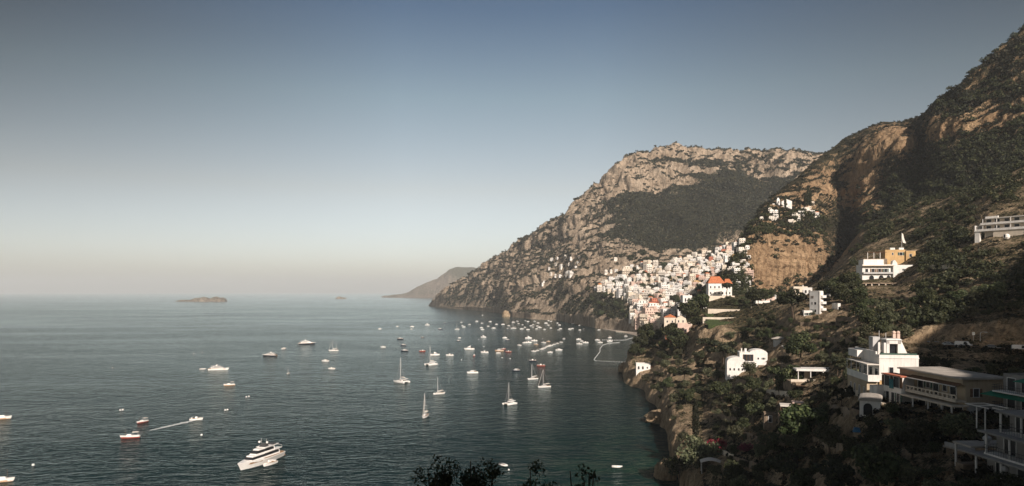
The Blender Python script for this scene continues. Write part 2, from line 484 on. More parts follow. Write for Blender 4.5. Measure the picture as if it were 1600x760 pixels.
def interp_cols(table, us, K, sm):
    """columns of equally many (py, Y) levels -> smooth arrays over us (columns) and K rows"""
    xs = np.array([c[0] for c in table], float)
    L = np.array([c[1] for c in table], float)            # ncol, nlev, 2
    L[..., 1] = np.log(L[..., 1])
    t = np.linspace(0, 1, L.shape[1]); tv = np.linspace(0, 1, K)
    G = np.empty((K, len(us), 2))
    for c in (0, 1):
        col = np.stack([np.interp(tv, t, L[k, :, c]) for k in range(len(xs))], 0)
        for r in range(K): G[r, :, c] = np.interp(us, xs, col[:, r])
    for c in (0, 1):
        G[..., c] = blur(blur(G[..., c], sm[0], 0), sm[1], 1)
    return G[..., 0], np.exp(G[..., 1])

def world_grid(us, PY, Y):
    px = np.broadcast_to(us[None, :], PY.shape)
    return np.stack([(px-800)/F*Y, Y, H-(PY-HOR)/F*Y], -1)

# --- main mountain with the town: shoreline and skyline of the photo, real distances between
def mk_main():
    us = np.arange(640, 1352, 1.5)
    shore = [(640, 5200), (668, 2790), (680, 2620), (700, 2400), (740, 2152), (780, 1891), (800, 1600), (830, 1451), (870, 1387), (900, 1223), (930, 1095), (960, 1035), (985, 975), (1010, 930), (1060, 900), (1360, 880)]
    sky_ = [(640, 480), (668, 479), (680, 468), (700, 452), (720, 439), (745, 420), (768, 408), (790, 396), (830, 371), (850, 358), (870, 347), (888, 338), (900, 331), (908, 312), (916, 303), (930, 294), (942, 287), (955, 268), (966, 260), (985, 250), (1000, 243), (1035, 236), (1055, 229), (1075, 234), (1110, 236), (1160, 241), (1195, 243), (1212, 240), (1240, 239), (1262, 243), (1300, 246), (1360, 250)]
    ridY = [(640, 5250), (668, 2810), (680, 2680), (700, 2530), (745, 2370), (790, 2250), (830, 2100), (870, 1960), (900, 1850), (940, 1820), (1000, 1830), (1055, 1850), (1110, 1800), (1200, 1750), (1360, 1650)]
    sY = np.interp(us, *zip(*shore)); kY = np.interp(us, *zip(*ridY)); kP = np.interp(us, *zip(*sky_))
    sP = HOR + H*F/sY
    # share of the way up (image rows) against share of the way back (distance)
    lev = [(-0.04, -0.03), (0.0, 0.0), (0.07, 0.015), (0.16, 0.13), (0.34, 0.38), (0.50, 0.58), (0.66, 0.78), (0.745, 0.87), (0.83, 0.885), (0.90, 0.945), (0.965, 0.965), (1.0, 1.0)]
    K = 330
    tv = np.linspace(0, 1, K)
    # levels are spaced by image height so that the grid is even in the picture and over the cliffs
    lp = np.array([l[0] for l in lev]); ly = np.array([l[1] for l in lev])
    vp = np.linspace(-0.04, 1, K)
    fy = blur(np.interp(vp, lp, ly)[:, None], 5, 0)[:, 0]
    PY = sP[None] + (kP-sP)[None]*vp[:, None]
    Y = sY[None] + (kY-sY)[None]*fy[:, None]
    Y[0] = sY-8
    Yr, Pr = Y[-1], PY[-1]
    zr = H-(Pr-HOR)/F*Yr
    P = world_grid(us, PY, Y)
    # the far side of the ridge falls away behind
    back = []
    for k, (dy, fz) in enumerate([(0.02, 0.985), (0.06, 0.9), (0.14, 0.7), (0.3, 0.35), (0.5, -0.05)]):
        yy = Yr*(1+dy); zz = zr*fz - (6 if fz < 0 else 0)
        back.append(np.stack([(us-800)/F*Yr*(1+dy*0.6), yy, zz], -1))
    P = np.concatenate([P, np.array(back)], 0)
    PYf = np.concatenate([PY, np.repeat(Pr[None], 5, 0)], 0); PX = np.broadcast_to(us[None], PYf.shape)
    V = np.concatenate([vp, np.ones(5)])[:, None]*np.ones_like(us)[None]
    # rock share
    rk = np.full(PYf.shape, 0.36)
    rk += 0.55*np.exp(-((V-0.03)/0.05)**2)                              # sea cliffs
    rk += 0.27*np.clip((900-PX)/120, 0, 1)                              # the bare seaward ridge
    rk += blobs(PX, PYf, [(985, 268, 40, 22, .55), (1060, 288, 60, 12, .45), (1055, 236, 55, 9, .35), (945, 300, 30, 22, .5), (915, 320, 22, 20, .4), (1150, 272, 50, 10, .30), (1110, 262, 30, 8, -.2), (1200, 262, 40, 10, .15),
                          (1010, 335, 80, 22, -.55), (1080, 350, 90, 44, -.95), (1160, 330, 80, 55, -.9), (1030, 372, 70, 16, -.4), (1180, 300, 60, 20, -.15), (1225, 265, 40, 14, -.1), (1000, 375, 60, 18, -.4), (1180, 400, 60, 40, -.4), (950, 345, 35, 18, .12), (925, 375, 40, 20, .15),
                          (1060, 258, 40, 6, -.5), (1015, 256, 26, 5, -.4), (1100, 252, 40, 6, -.4), (1010, 284, 30, 5, -.35), (1110, 284, 40, 8, -.35), (960, 395, 60, 16, .22), (905, 425, 40, 22, -.08), (955, 425, 30, 14, .30), (880, 450, 25, 14, .25), (920, 475, 60, 16, -.30), (960, 490, 34, 16, -.4), (815, 440, 40, 30, .05), (760, 455, 40, 25, .10), (1130, 388, 50, 10, .40), (1060, 400, 30, 10, .3)])
    wq = fbm(P/260+3, 3)
    spur_r = ridged(np.stack([(P[..., 0]*0.8+P[..., 1]*0.55)/110+wq*0.7, P[..., 2]/240, P[..., 1]/900], -1), 4)
    rk = rk + 0.30*(spur_r-0.1)*np.clip(rk*3, 0, 1) + 0.10 + 0.42*fbm(P/np.array([95, 95, 60])+4, 5, 0.6)
    # gullies run down from the ridge: a warped coordinate along the slope, so spurs catch the light
    def disp(Q):
        x, y, z = Q[..., 0], Q[..., 1], Q[..., 2]
        e = np.clip((z-2)/60, 0, 1)*np.clip((V-0.0)*14, 0, 1)
        far = np.stack([x, y, z], -1)
        w = fbm(far/260+3, 3)
        spur = ridged(np.stack([(x*0.8+y*0.55)/150+w*0.6, (z)/420, y/900], -1), 4)
        mid = ridged(far/np.array([52, 52, 70]), 5, 0.55)
        fin = fbm(far/np.array([13, 13, 17]), 4)
        edge = 1 - np.clip((V-0.93)/0.07, 0, 1)*0.6                     # keep the skyline near the photo's
        dens = np.clip(rk, 0.1, 1)
        town = 1-0.8*np.clip(blobs(PX, PYf, [(1060, 450, 100, 55, 1.0)]), 0, 1)
        return e*town*(edge*(46*(spur-0.25)) + (0.5+0.5*edge)*(9+20*dens)*(mid-0.3) + (1.5+3*dens)*fin)
    sh = Sheet(P, rk); sh.displace(disp); sh.slope_rock(0.9, 12); sh.slope_rock(1.3, 34)
    sh.P[..., 2] = np.where(V < 0.0, np.minimum(sh.P[..., 2], -3), sh.P[..., 2])
    return sh.finish('mountain_slope', M_main)
T_main = mk_main()

# --- right-hand mountain: bare cliff below the hamlet, gully, big rock faces
def mk_right():
    T = [
     (1085, [(520,560),(500,562),(495,566),(490,570),(488,576),(486,584),(485,592),(484,600)]),
     (1120, [(480,545),(470,548),(462,552),(455,556),(450,562),(446,570),(443,580),(441,590)]),
     (1140, [(470,535),(462,541),(452,546),(440,552),(428,560),(420,568),(414,578),(410,590)]),
     (1152, [(468,533),(458,542),(440,551),(420,561),(402,570),(392,580),(386,592),(382,605)]),
     (1165, [(470,530),(460,545),(440,553),(415,562),(388,572),(374,582),(367,596),(362,610)]),
     (1180, [(474,540),(465,556),(440,565),(410,571),(378,577),(360,588),(350,610),(342,640)]),
     (1200, [(476,545),(466,566),(440,573),(405,579),(368,586),(352,604),(334,640),(316,690)]),
     (1230, [(476,545),(467,570),(440,579),(405,585),(366,593),(350,612),(332,645),(290,740)]),
     (1260, [(474,540),(465,566),(440,575),(408,582),(372,592),(350,614),(325,650),(264,780)]),
     (1285, [(472,540),(462,560),(440,568),(410,578),(380,592),(350,618),(322,662),(242,800)]),
     (1302, [(470,545),(455,600),(440,628),(410,648),(378,668),(345,690),(310,725),(229,810)]),
     (1318, [(470,545),(455,602),(436,634),(400,655),(360,680),(325,705),(275,745),(217,815)]),
     (1335, [(465,520),(445,575),(420,610),(385,645),(345,680),(312,702),(255,735),(210,820)]),
     (1352, [(460,480),(430,520),(398,560),(362,610),(330,650),(308,668),(240,690),(202,830)]),
     (1380, [(455,460),(420,500),(382,548),(345,595),(318,632),(300,650),(232,672),(191,790)]),
     (1410, [(450,450),(410,490),(365,540),(325,580),(298,612),(275,628),(220,645),(190,780)]),
     (1430, [(450,445),(408,485),(365,535),(325,580),(295,615),(270,640),(225,665),(184,755)]),
     (1445, [(448,440),(405,480),(360,528),(320,570),(290,600),(262,632),(218,668),(176,705)]),
     (1462, [(445,435),(400,472),(350,520),(312,556),(282,582),(252,596),(205,605),(156,640)]),
     (1500, [(440,420),(390,452),(338,500),(295,540),(262,566),(232,574),(178,584),(129,606)]),
     (1550, [(430,410),(375,438),(320,482),(275,518),(242,546),(210,556),(140,572),(83,594)]),
     (1600, [(420,400),(362,425),(302,468),(255,502),(222,528),(188,538),(108,556),(41,582)]),
     (1700, [(400,390),(340,415),(275,455),(222,490),(186,516),(148,526),(60,546),(-16,580)]),
     (1900, [(380,380),(310,405),(240,442),(180,476),(140,502),(98,512),(10,535),(-70,570)]),
    ]
    us = np.arange(1085, 1880, 1.6)
    PY, Y = interp_cols(T, us, 330, (4, 5))
    Yr, Pr = Y[-1], PY[-1]; zr = H-(Pr-HOR)/F*Yr
    P = world_grid(us, PY, Y)
    back = [np.stack([(us-800)/F*Yr*(1+d*.8), Yr*(1+d), zr*f-(4 if f < 0 else 0)], -1) for d, f in [(.02, .985), (.06, .93), (.14, .75), (.3, .4), (.5, -.02)]]
    P = np.concatenate([P, np.array(back)], 0)
    PYf = np.concatenate([PY, np.repeat(Pr[None], 5, 0)], 0); PX = np.broadcast_to(us[None], PYf.shape)
    V = np.concatenate([np.linspace(0, 1, 330), np.ones(5)])[:, None]*np.ones_like(us)[None]
    rk = np.full(PYf.shape, 0.25)
    rk += blobs(PX, PYf, [(1190, 420, 24, 45, .8), (1235, 412, 42, 42, .9), (1268, 420, 26, 36, .6), (1350, 268, 26, 28, .75), (1395, 222, 32, 22, .85), (1330, 300, 22, 12, .5), (1285, 300, 24, 14, .4), (1345, 318, 30, 10, .35), (1270, 350, 40, 10, -.3),
                          (1320, 225, 50, 14, -.1), (1290, 270, 30, 14, .2), (1500, 200, 45, 20, .34), (1560, 190, 40, 18, .28), (1470, 215, 22, 24, .25), (1530, 130, 34, 26, .10), (1575, 95, 26, 26, .14), (1590, 140, 20, 25, .05), (1480, 160, 20, 14, .0),
                          (1530, 290, 90, 45, -.25), (1450, 330, 60, 50, -.12), (1600, 250, 50, 30, -.2), (1310, 400, 16, 45, .05), (1330, 380, 26, 30, -.15), (1370, 330, 20, 10, .25), (1410, 300, 12, 6, .3), (1250, 318, 30, 10, .2), (1440, 225, 10, 30, -.35)])
    def disp(Q):
        far = Q
        d = np.clip(rk, 0.1, 1.0)
        w = fbm(far/90, 3)
        mid = ridged(far/np.array([24, 24, 44])+w[..., None]*0.5, 5, 0.55)
        big = fbm(far/70+9, 3)
        fin = fbm(far/np.array([5.5, 5.5, 8]), 4, 0.6)
        strata = pnoise(np.stack([far[..., 0]/60, far[..., 1]/60, far[..., 2]/5.0+w*2], -1))
        edge = 1-np.clip((V-0.94)/0.06, 0, 1)*0.7
        st = (far[..., 2]+far[..., 0]*0.10+w*6)/8.5; st = st-np.floor(st)
        cl = np.exp(-((PX-1232)/60)**2-((PYf-412)/46)**2)
        ledge = cl*(np.clip(st*3.2, 0, 1)*1.6-st*1.0)*np.clip(0.4+1.6*fbm(far/np.array([26, 26, 9])+31, 3), 0, 1.2)
        u1 = PX+3*np.sin(PYf*0.14)+4*w
        cleft = -9.0*cl*(np.exp(-((u1-1181)/2.6)**2)+0.8*np.exp(-((u1-1192)/2.0)**2)+0.35*np.exp(-((u1-1262)/2.0)**2))
        low = np.clip(V*9, 0, 1)
        return low*(edge*9*big*(1-cl) + edge*(2.2+7*d)*(1-.55*cl)*mid + (0.7+0.9*d)*fin + 1.3*d*strata*(1-cl) + 2.3*ledge + cleft)
    sh = Sheet(P, rk); sh.displace(disp); sh.slope_rock(1.7, 10)
    return sh.finish('cliff_slope', M_right)
T_right = mk_right()

# --- near slope and promontory: a height field over direction and distance
def mk_near():
    C = {
     955: [(-6,'z',60), (-6,'z',800)],
     972: [(-6,'z',60), (-6,'z',405), (-4,'z',425), (-4,'z',450), (-6,'z',800)],
     985: [(-6,'z',60), (-5,'z',405), (597,431), (576,438), (562,458), (545,472), (8,'z',505), (-5,'z',540), (-6,'z',800)],
     1000: [(-6,'z',60), (-5,'z',400), (604,416), (584,424), (572,436), (557,452), (540,468), (5,'z',520), (-5,'z',560), (-6,'z',800)],
     1020: [(-6,'z',60), (-5,'z',345), (630,358), (612,370), (598,395), (582,420), (558,442), (542,456), (527,472), (8,'z',530), (-5,'z',600), (-6,'z',800)],
     1040: [(-6,'z',60), (-5,'z',280), (669,292), (655,296), (625,325), (600,365), (575,400), (553,428), (528,447), (510,472), (18,'z',540), (-5,'z',600), (-6,'z',800)],
     1055: [(-6,'z',60), (-5,'z',225), (722,236), (698,241), (660,260), (625,298), (595,350), (565,398), (535,430), (512,455), (496,476), (24,'z',550), (-5,'z',640), (-6,'z',800)],
     1066: [(-6,'z',60), (-4,'z',196), (752,205), (722,216), (690,238), (650,262), (620,300), (590,352), (560,398), (530,430), (505,458), (488,476), (26,'z',560), (-5,'z',640), (-6,'z',800)],
     1080: [(-4,'z',60), (-3,'z',170), (770,192), (738,203), (714,212), (688,225), (655,255), (620,300), (590,340), (560,385), (530,415), (500,450), (480,480), (32,'z',560), (-5,'z',650), (-6,'z',800)],
     1100: [(2,'z',60), (820,150), (760,185), (730,195), (700,215), (660,250), (620,300), (595,335), (570,365), (545,376), (515,386), (495,430), (469,490), (36,'z',580), (-5,'z',680), (-6,'z',800)],
     1130: [(5,'z',60), (820,140), (760,170), (720,190), (680,220), (640,255), (605,290), (580,330), (562,354), (515,366), (500,400), (480,440), (463,485), (459,510), (42,'z',600), (0,'z',720), (-6,'z',800)],
     1160: [(8,'z',60), (840,125), (760,155), (700,190), (650,225), (610,262), (581,285), (560,310), (530,345), (505,380), (481,430), (463,500), (460,540), (52,'z',650), (20,'z',800)],
     1200: [(12,'z',55), (860,110), (760,140), (700,170), (650,200), (610,235), (581,272), (556,300), (526,330), (500,360), (480,400), (469,470), (463,560), (60,'z',680), (60,'z',800)],
     1250: [(17,'z',50), (900,95), (760,120), (700,150), (650,175), (615,195), (592,214), (560,250), (530,280), (505,295), (490,305), (475,330), (466,420), (460,540), (62,'z',660), (62,'z',800)],
     1300: [(20,'z',50), (920,85), (760,105), (700,130), (650,155), (615,175), (591,195), (550,235), (520,265), (496,285), (476,310), (456,340), (441,400), (426,500), (80,'z',620), (80,'z',800)],
     1350: [(24,'z',50), (960,70), (760,95), (700,110), (650,120), (622,135), (590,160), (550,195), (520,225), (490,265), (466,300), (452,330), (440,350), (415,400), (388,460), (358,560), (115,'z',800)],
     1400: [(26,'z',50), (1000,65), (800,80), (700,95), (650,107), (622,125), (600,140), (562,175), (530,205), (500,240), (472,280), (453,320), (440,345), (412,375), (372,440), (330,520), (125,'z',800)],
     1450: [(26,'z',50), (1000,62), (800,76), (700,92), (650,105), (622,125), (592,150), (565,178), (543,192), (540,201), (512,206), (488,235), (460,270), (430,310), (400,350), (360,410), (310,500), (132,'z',800)],
     1500: [(26,'z',50), (1000,60), (800,72), (720,84), (655,101), (622,125), (588,155), (563,177), (545,184), (541,195), (508,200), (480,230), (450,262), (420,295), (385,330), (350,375), (300,460), (132,'z',800)],
     1550: [(25,'z',48), (1000,58), (850,66), (760,74), (700,86), (650,105), (612,130), (584,154), (566,174), (549,179), (545,190), (505,196), (470,225), (430,262), (395,290), (372,310), (330,350), (290,420), (130,'z',800)],
     1600: [(24,'z',46), (1000,56), (850,64), (760,72), (700,84), (652,102), (612,128), (582,152), (568,170), (552,175), (548,186), (500,193), (460,222), (420,255), (385,282), (358,308), (310,350), (260,420), (140,'z',800)],
     1700: [(24,'z',44), (1000,54), (850,62), (760,71), (700,83), (650,101), (612,126), (582,150), (571,166), (556,170), (551,182), (492,189), (445,218), (400,250), (362,278), (330,302), (280,345), (225,415), (155,'z',800)],
     1900: [(26,'z',40), (1000,50), (850,58), (760,68), (700,80), (650,98), (612,122), (582,146), (573,160), (560,163), (555,175), (480,182), (420,212), (370,245), (325,272), (290,296), (235,340), (170,410), (175,'z',800)],
    }
    us = np.arange(955, 1890, 1.7)
    Ys = np.concatenate([np.geomspace(42, 330, 400)[:-1], np.geomspace(330, 790, 220)])
    xs = sorted(C); cols = []
    for x in xs:
        yy, zz = [], []
        for e in C[x]:
            if len(e) == 3: yy.append(e[2]); zz.append(e[0])
            else: yy.append(e[1]); zz.append(H-(e[0]-HOR)/F*e[1])
        cols.append(np.interp(Ys, yy, zz))
    cols = np.array(cols)
    Z = np.array([np.interp(us, xs, cols[:, r]) for r in range(len(Ys))])
    Z = blur(blur(Z, 2, 0), 4, 1)
    PX = np.broadcast_to(us[None], Z.shape); Yg = np.broadcast_to(Ys[:, None], Z.shape)
    P = np.stack([(PX-800)/F*Yg, Yg, Z], -1)
    PYf = HOR-(Z-H)/Yg*F
    gz = np.gradient(Z, axis=0)/np.gradient(Yg, axis=0)
    gx = np.gradient(Z, axis=1)/np.gradient(P[..., 0], axis=1)
    slope = np.hypot(gz, gx)
    rk = 0.44 + 0.42*np.clip((slope-0.75)/0.8, 0, 1) + 0.35*fbm(P/np.array([16, 16, 12])+8, 4) + 0.45*np.clip((7-Z)/7, 0, 1)
    rk += blobs(PX, PYf, [(1005, 592, 30, 14, .6), (1050, 580, 22, 14, .4), (1062, 690, 20, 30, .5), (1120, 537, 26, 26, .7), (1085, 565, 14, 20, .4), (1115, 725, 26, 22, .25), (1150, 735, 30, 20, .3), (1230, 565, 30, 14, .30), (1290, 562, 30, 12, .25), (1300, 510, 40, 26, .32), (1330, 490, 30, 10, .2), (1130, 640, 20, 14, .2), (1180, 605, 30, 12, .15), (1155, 490, 34, 18, -.6), (1100, 480, 30, 12, -.2), (1290, 655, 16, 12, .2), (1500, 520, 60, 14, .25), (1060, 545, 20, 10, -.2), (1420, 470, 60, 16, .1), (1500, 585, 50, 20, .2)])
    def disp(Q):
        land = np.clip((Z+1)/5, 0, 1)*np.clip((slope-0.1)*1.6, 0.12, 1)
        d = np.clip(rk, 0.1, 1)
        mid = ridged(Q/np.array([14, 14, 17]), 4, 0.55)
        fin = fbm(Q/np.array([3.2, 3.2, 4.2]), 4, 0.6)
        return land*((0.5+2.2*d)*mid + (0.25+0.8*d)*fin)
    sh = Sheet(P, rk); sh.displace(disp); sh.slope_rock(0.8, 8)
    return sh.finish('coastal_slope', M_near)
T_near = mk_near()

# --- the hillside the photographer stands on: its unseen part behind and to the right is shaped to throw the shade
def mk_hill():
    xs = np.concatenate([np.arange(-240, 0, 8.0), np.arange(0, 200, 3.0), np.arange(200, 520, 6.0)]); ys = np.concatenate([np.arange(-260, -40, 8.0), np.arange(-40, 125, 3.0)])
    X, Y = np.meshgrid(xs, ys)
    base = 28+0.77*np.minimum(X, 130)+0.68*np.clip(X-130, 0, 270)+12*np.exp(-((X-91)/9.0)**2)+10*np.exp(-((X-76)/10.0)**2)  # humps added to set the edge of the cast shade
    # falls away in front of the photographer, stays below and outside the view
    Z = np.where(Y > 0, base-0.62*Y, base)
    Z = np.where(X < 10, np.where(Y > 0, Z-0.9*Y, Z), Z)
    Z = np.where((X < 30) & (Y > 24), Z-1.0*(Y-24), Z)
    knoll = 58.0-0.030*X**2-0.031*np.maximum(Y, 0)**2+np.where(Y < -3, np.minimum(1.3*(-3-Y), 52), 0)  # rise behind the viewpoint added to shade the foreground bushes
    Z = np.maximum(Z, knoll)
    n = ridged(np.stack([X/30, Y/30, Z*0], -1), 4)*1.6 + fbm(np.stack([X/7, Y/7, Z*0], -1), 3)*0.8
    vis = np.clip((np.abs(X+1)-12)/18, 0, 1)*np.where((Y > -9) & (np.abs(X) < 14), 0, 1)
    Z = Z+n*vis
    Z = np.maximum(Z, -5)
    sh = Sheet(np.stack([X, Y, Z], -1), np.full(X.shape, 0.2))
    return sh.finish('viewpoint_hillside', M_near)
T_hill = mk_hill()

# --- far headland and the small islands
def mk_far():
    us = np.arange(596, 800, 1.2)
    skyl = [(596, 467), (604, 464), (612, 462.5), (625, 461), (640, 457), (652, 449), (668, 442), (682, 437.5), (694, 429), (702, 422), (712, 419), (724, 418.5), (738, 419), (760, 424), (800, 436)]
    kP = np.interp(us, *zip(*skyl)); K = 70; vp = np.linspace(0, 1, K)
    sY = np.interp(us, [596, 640, 700, 800], [6900, 6400, 5800, 5600]); kY = sY+np.interp(us, [596, 640, 730], [60, 320, 700])
    sP = HOR+H*F/sY
    PY = sP[None]+(np.minimum(kP, sP-0.3)-sP)[None]*vp[:, None]; Y = sY[None]+(kY-sY)[None]*vp[:, None]**1.15
    P = world_grid(us, PY, Y)
    P = np.concatenate([P, [P[-1]*[1.03, 1.06, .8], P[-1]*[1.08, 1.15, -0.02]]], 0)
    V = np.concatenate([vp, [1, 1]])[:, None]*np.ones_like(us)[None]
    PX = np.broadcast_to(us[None], V.shape)
    rk = 0.5+0.3*np.exp(-(V/0.15)**2)+blobs(PX, V, [(735, .9, 30, .25, -.6), (690, .7, 20, .3, .25)])
    sh = Sheet(P, rk)
    sh.displace(lambda Q: np.clip(V*5, 0, 1)*(28*ridged(Q/[190, 190, 240], 5, .55)*(1-.6*V)))
    return sh.finish('far_headland', M_far)
T_far = mk_far()

def island(name, px, py, halfw, humps, Y):
    """a rocky islet rising from the sea: humps are (offset, half width, height) in metres"""
    us = np.linspace(-halfw, halfw, 90); vs = np.linspace(-halfw*0.35, halfw*0.35, 40)
    X, D = np.meshgrid(us, vs)
    Z = np.full(X.shape, -4.0)
    for (o, w, h) in humps:
        Z = np.maximum(Z, -4+(h+4)*np.clip(1-((X-o)/w)**2-(D/(halfw*0.3))**2, 0, 1)**0.6)
    c = W(px, py, Y)
    P = np.stack([X+c.x, D+Y, Z], -1)
    P[..., 2] += np.clip(P[..., 2]/6, 0, 1)*7*ridged(P/[40, 40, 40.], 4)
    sh = Sheet(P, 0.55+0*X); return sh.finish(name, M_far)
Yi = H*F/(471.5-HOR)
island('island', 316, 471.5, 150, [(-105, 70, 6), (-28, 50, 17), (12, 40, 24), (82, 44, 25), (120, 26, 20), (50, 26, 9)], Yi)
island('island', 532, 466.5, 55, [(-10, 34, 16), (25, 28, 9)], H*F/(467.2-HOR))

# --- sea
sea_me = np_mesh('sea', [(-29000, -900, 0), (29000, -900, 0), (29000, 29500, 0), (-29000, 29500, 0)], [(0, 1, 2, 3)], M_water)
tag(link_obj('sea', sea_me), kind='structure')

# ---------------------------------------------------------------- vegetation
def cards(C, Nn, size, rng, aspect=0.75):
    """leaf sprays: centres C, facing Nn, half size per card -> vertices (n*4,3)"""
    n = len(C)
    Nn = Nn/(np.linalg.norm(Nn, axis=1)[:, None]+1e-9)
    r = rng.normal(size=(n, 3)); a = np.cross(Nn, r); a /= np.linalg.norm(a, axis=1)[:, None]+1e-9
    b = np.cross(Nn, a)
    s = np.broadcast_to(np.asarray(size, float), (n,))[:, None]
    a = a*s; b = b*s*aspect
    k = 0.35
    return np.stack([C-a*0.9-b*k, C+a*k-b, C+a+b*k, C-a*k+b], 1).reshape(-1, 3)

def shrub_template(rng, n, flat=0.75, leaf=0.34):
    d = rng.normal(size=(n, 3)); d /= np.linalg.norm(d, axis=1)[:, None]
    d[:, 2] = np.abs(d[:, 2])*1.0-0.12
    rad = 0.55+0.45*rng.random(n)**0.5
    lump = 1+0.28*np.sin(3*np.arctan2(d[:, 1], d[:, 0])+rng.random()*6)
    C = d*(rad*lump)[:, None]; C[:, 2] *= flat
    Nn = d*0.8+rng.normal(size=(n, 3))*0.55
    return cards(C, Nn, leaf*(0.7+0.6*rng.random(n)), rng)

def scatter(name, pts, rads, mat, ncard, seed, label=None, cat=None, flat=0.75, leaf=0.34):
    rng = np.random.default_rng(seed)
    temps = [shrub_template(rng, ncard, flat, leaf) for _ in range(12)]
    n = len(pts); out = np.empty((n, ncard*4, 3), np.float32)
    ti = rng.integers(0, 12, n); th = rng.random(n)*6.283
    for i in range(n):
        T = temps[ti[i]]; c, s = math.cos(th[i]), math.sin(th[i]); r = rads[i]
        out[i, :, 0] = (T[:, 0]*c-T[:, 1]*s)*r+pts[i, 0]
        out[i, :, 1] = (T[:, 0]*s+T[:, 1]*c)*r+pts[i, 1]
        out[i, :, 2] = T[:, 2]*r+pts[i, 2]
    V = out.reshape(-1, 3); Q = np.arange(len(V), dtype=np.int32).reshape(-1, 4)
    o = link_obj(name, np_mesh(name, V, Q, mat)); tag(o, label, cat, kind='stuff'); return o

def pick(sh, n, seed, fn=None, nscale=20.0, amp=0.7, keep=None):
    rng = np.random.default_rng(seed)
    P = sh.P.reshape(-1, 3); r = sh.rock.ravel()
    w = np.clip(1.15-2.0*(r+amp*(fbm(P/nscale, 4))), 0, 1)
    w = w*(P[:, 2] > 3)
    if fn is not None: w = w*fn(P)
    w = np.clip(w, 0, None)
    idx = rng.choice(len(P), size=min(n, int((w > 0).sum())), replace=False, p=w/w.sum())
    q = P[idx]; q = q+rng.normal(size=q.shape)*np.array([1, 1, 0])*(np.maximum(q[:, 1:2], 50)*0.0004)
    return q, rng

TOWN = [(930,452),(950,443),(975,432),(985,422),(1008,412),(1020,414),(1040,424),(1050,408),(1078,404),(1092,402),(1100,396),(1122,392),(1138,384),(1152,378),(1158,396),(1140,410),(1132,426),(1108,432),(1104,450),(1098,464),(1088,482),(1062,486),(1046,497),(1036,512),(1014,512),(1000,510),(990,508),(986,494),(992,478),(978,470),(962,464),(946,462)]
def inpoly(x, y, poly):
    c = False; n = len(poly)
    for i in range(n):
        x1, y1 = poly[i]; x2, y2 = poly[(i+1) % n]
        if (y1 > y) != (y2 > y) and x < (x2-x1)*(y-y1)/(y2-y1)+x1: c = not c
    return c
def px_arr(P): return 800+P[:, 0]/P[:, 1]*F, HOR-(P[:, 2]-H)/P[:, 1]*F
def not_town(P):
    x, y = px_arr(P)
    m = np.array([0.22 if inpoly(a, b, TOWN) else 1.0 for a, b in zip(x, y)])
    for a, b, r in [(877, 408, 9), (898, 405, 10), (873, 420, 9), (893, 420, 10), (868, 433, 10), (886, 432, 9), (852, 444, 7), (950, 428, 12), (940, 453, 9)]:
        m = m*np.where(np.hypot(x-a, (y-b)*1.6) < r, 0.12, 1)
    return m*(P[:, 1] < 2500)

q, rng = pick(T_main, 34000, 21, not_town, 45.0, 1.0)
scatter('mountain_scrub', q, (1.5+3.2*rng.random(len(q))**1.6)*np.clip(q[:, 1]/1300, .75, 1.4), L_macch, 12, 31, 'dark scrub and woods covering the sunlit limestone mountain behind the town', 'scrub', leaf=0.42)
q, rng = pick(T_right, 22000, 22, lambda P: (P[:, 1] > 330)*1.0, 22.0, 1.0)
scatter('cliff_scrub', q, 0.8+2.2*rng.random(len(q))**1.8, L_macch, 22, 32, 'dark scrub growing over the steep rocky mountain on the right', 'scrub', leaf=0.36)
def near_ok(P):
    x, y = px_arr(P)
    return (P[:, 1] < 640)*(x > 960)*(y < 800)
q, rng = pick(T_near, 9000, 23, near_ok, 9.0, 0.9)
scatter('slope_scrub', q, 0.35+0.9*rng.random(len(q))**1.8, L_macch, 20, 33, 'low dark scrub between the trees on the near slope', 'scrub', leaf=0.36)
q, rng = pick(T_near, 9000, 24, lambda P: near_ok(P)*(P[:, 1] < 420), 7.0, 0.2)
scatter('dry_grass', q, 0.25+0.35*rng.random(len(q)), L_dry, 12, 34, 'pale dry grass tufts on the open ground of the near slope', 'grass', leaf=0.4)

# ---- tree prototypes: trunk with limbs and a crown of leaf sprays in clumps
def trunk_mesh(name, h, r, limbs, seed, lean=0.1):
    rng = random.Random(seed); mb = MB()
    top = Vector((rng.uniform(-lean, lean)*h, rng.uniform(-lean, lean)*h, h))
    mid = top*0.5+Vector((rng.uniform(-.05, .05)*h, rng.uniform(-.05, .05)*h, 0))
    mb.tube([(0, 0, -1.0), mid*0.4, mid, top], r, r*0.55, 7)
    for l in limbs: mb.tube([mid.lerp(top, 0.35+0.6*rng.random()), (Vector(l)+top)*0.5+Vector((0, 0, -0.1)), Vector(l)], r*0.42, r*0.12, 5)
    return mb.mesh(name, M_bark)

def crown_mesh(name, clumps, per, leaf, mat, seed, flat=0.8, up=0.0):
    rng = np.random.default_rng(seed); Vs = []
    for (c, r) in clumps:
        n = int(per*(r**1.6))
        d = rng.normal(size=(n, 3)); d /= np.linalg.norm(d, axis=1)[:, None]
        rad = (0.35+0.65*rng.random(n)**0.45)*r
        C = d*rad[:, None]; C[:, 2] *= flat
        Nn = d*0.9+rng.normal(size=(n, 3))*0.6+np.array([0, 0, up])
        Vs.append(cards(C+np.array(c), Nn, leaf*(0.65+0.7*rng.random(n)), rng))
    V = np.concatenate(Vs); return np_mesh(name, V, np.arange(len(V), dtype=np.int32).reshape(-1, 4), mat)

def tree_proto(kind, crown_spec, trunk_spec):
    root = empty(kind); cm = crown_mesh('crown', *crown_spec)
    link_obj('trunk', trunk_mesh('trunk', *trunk_spec), root); link_obj('crown', cm, root)
    return root

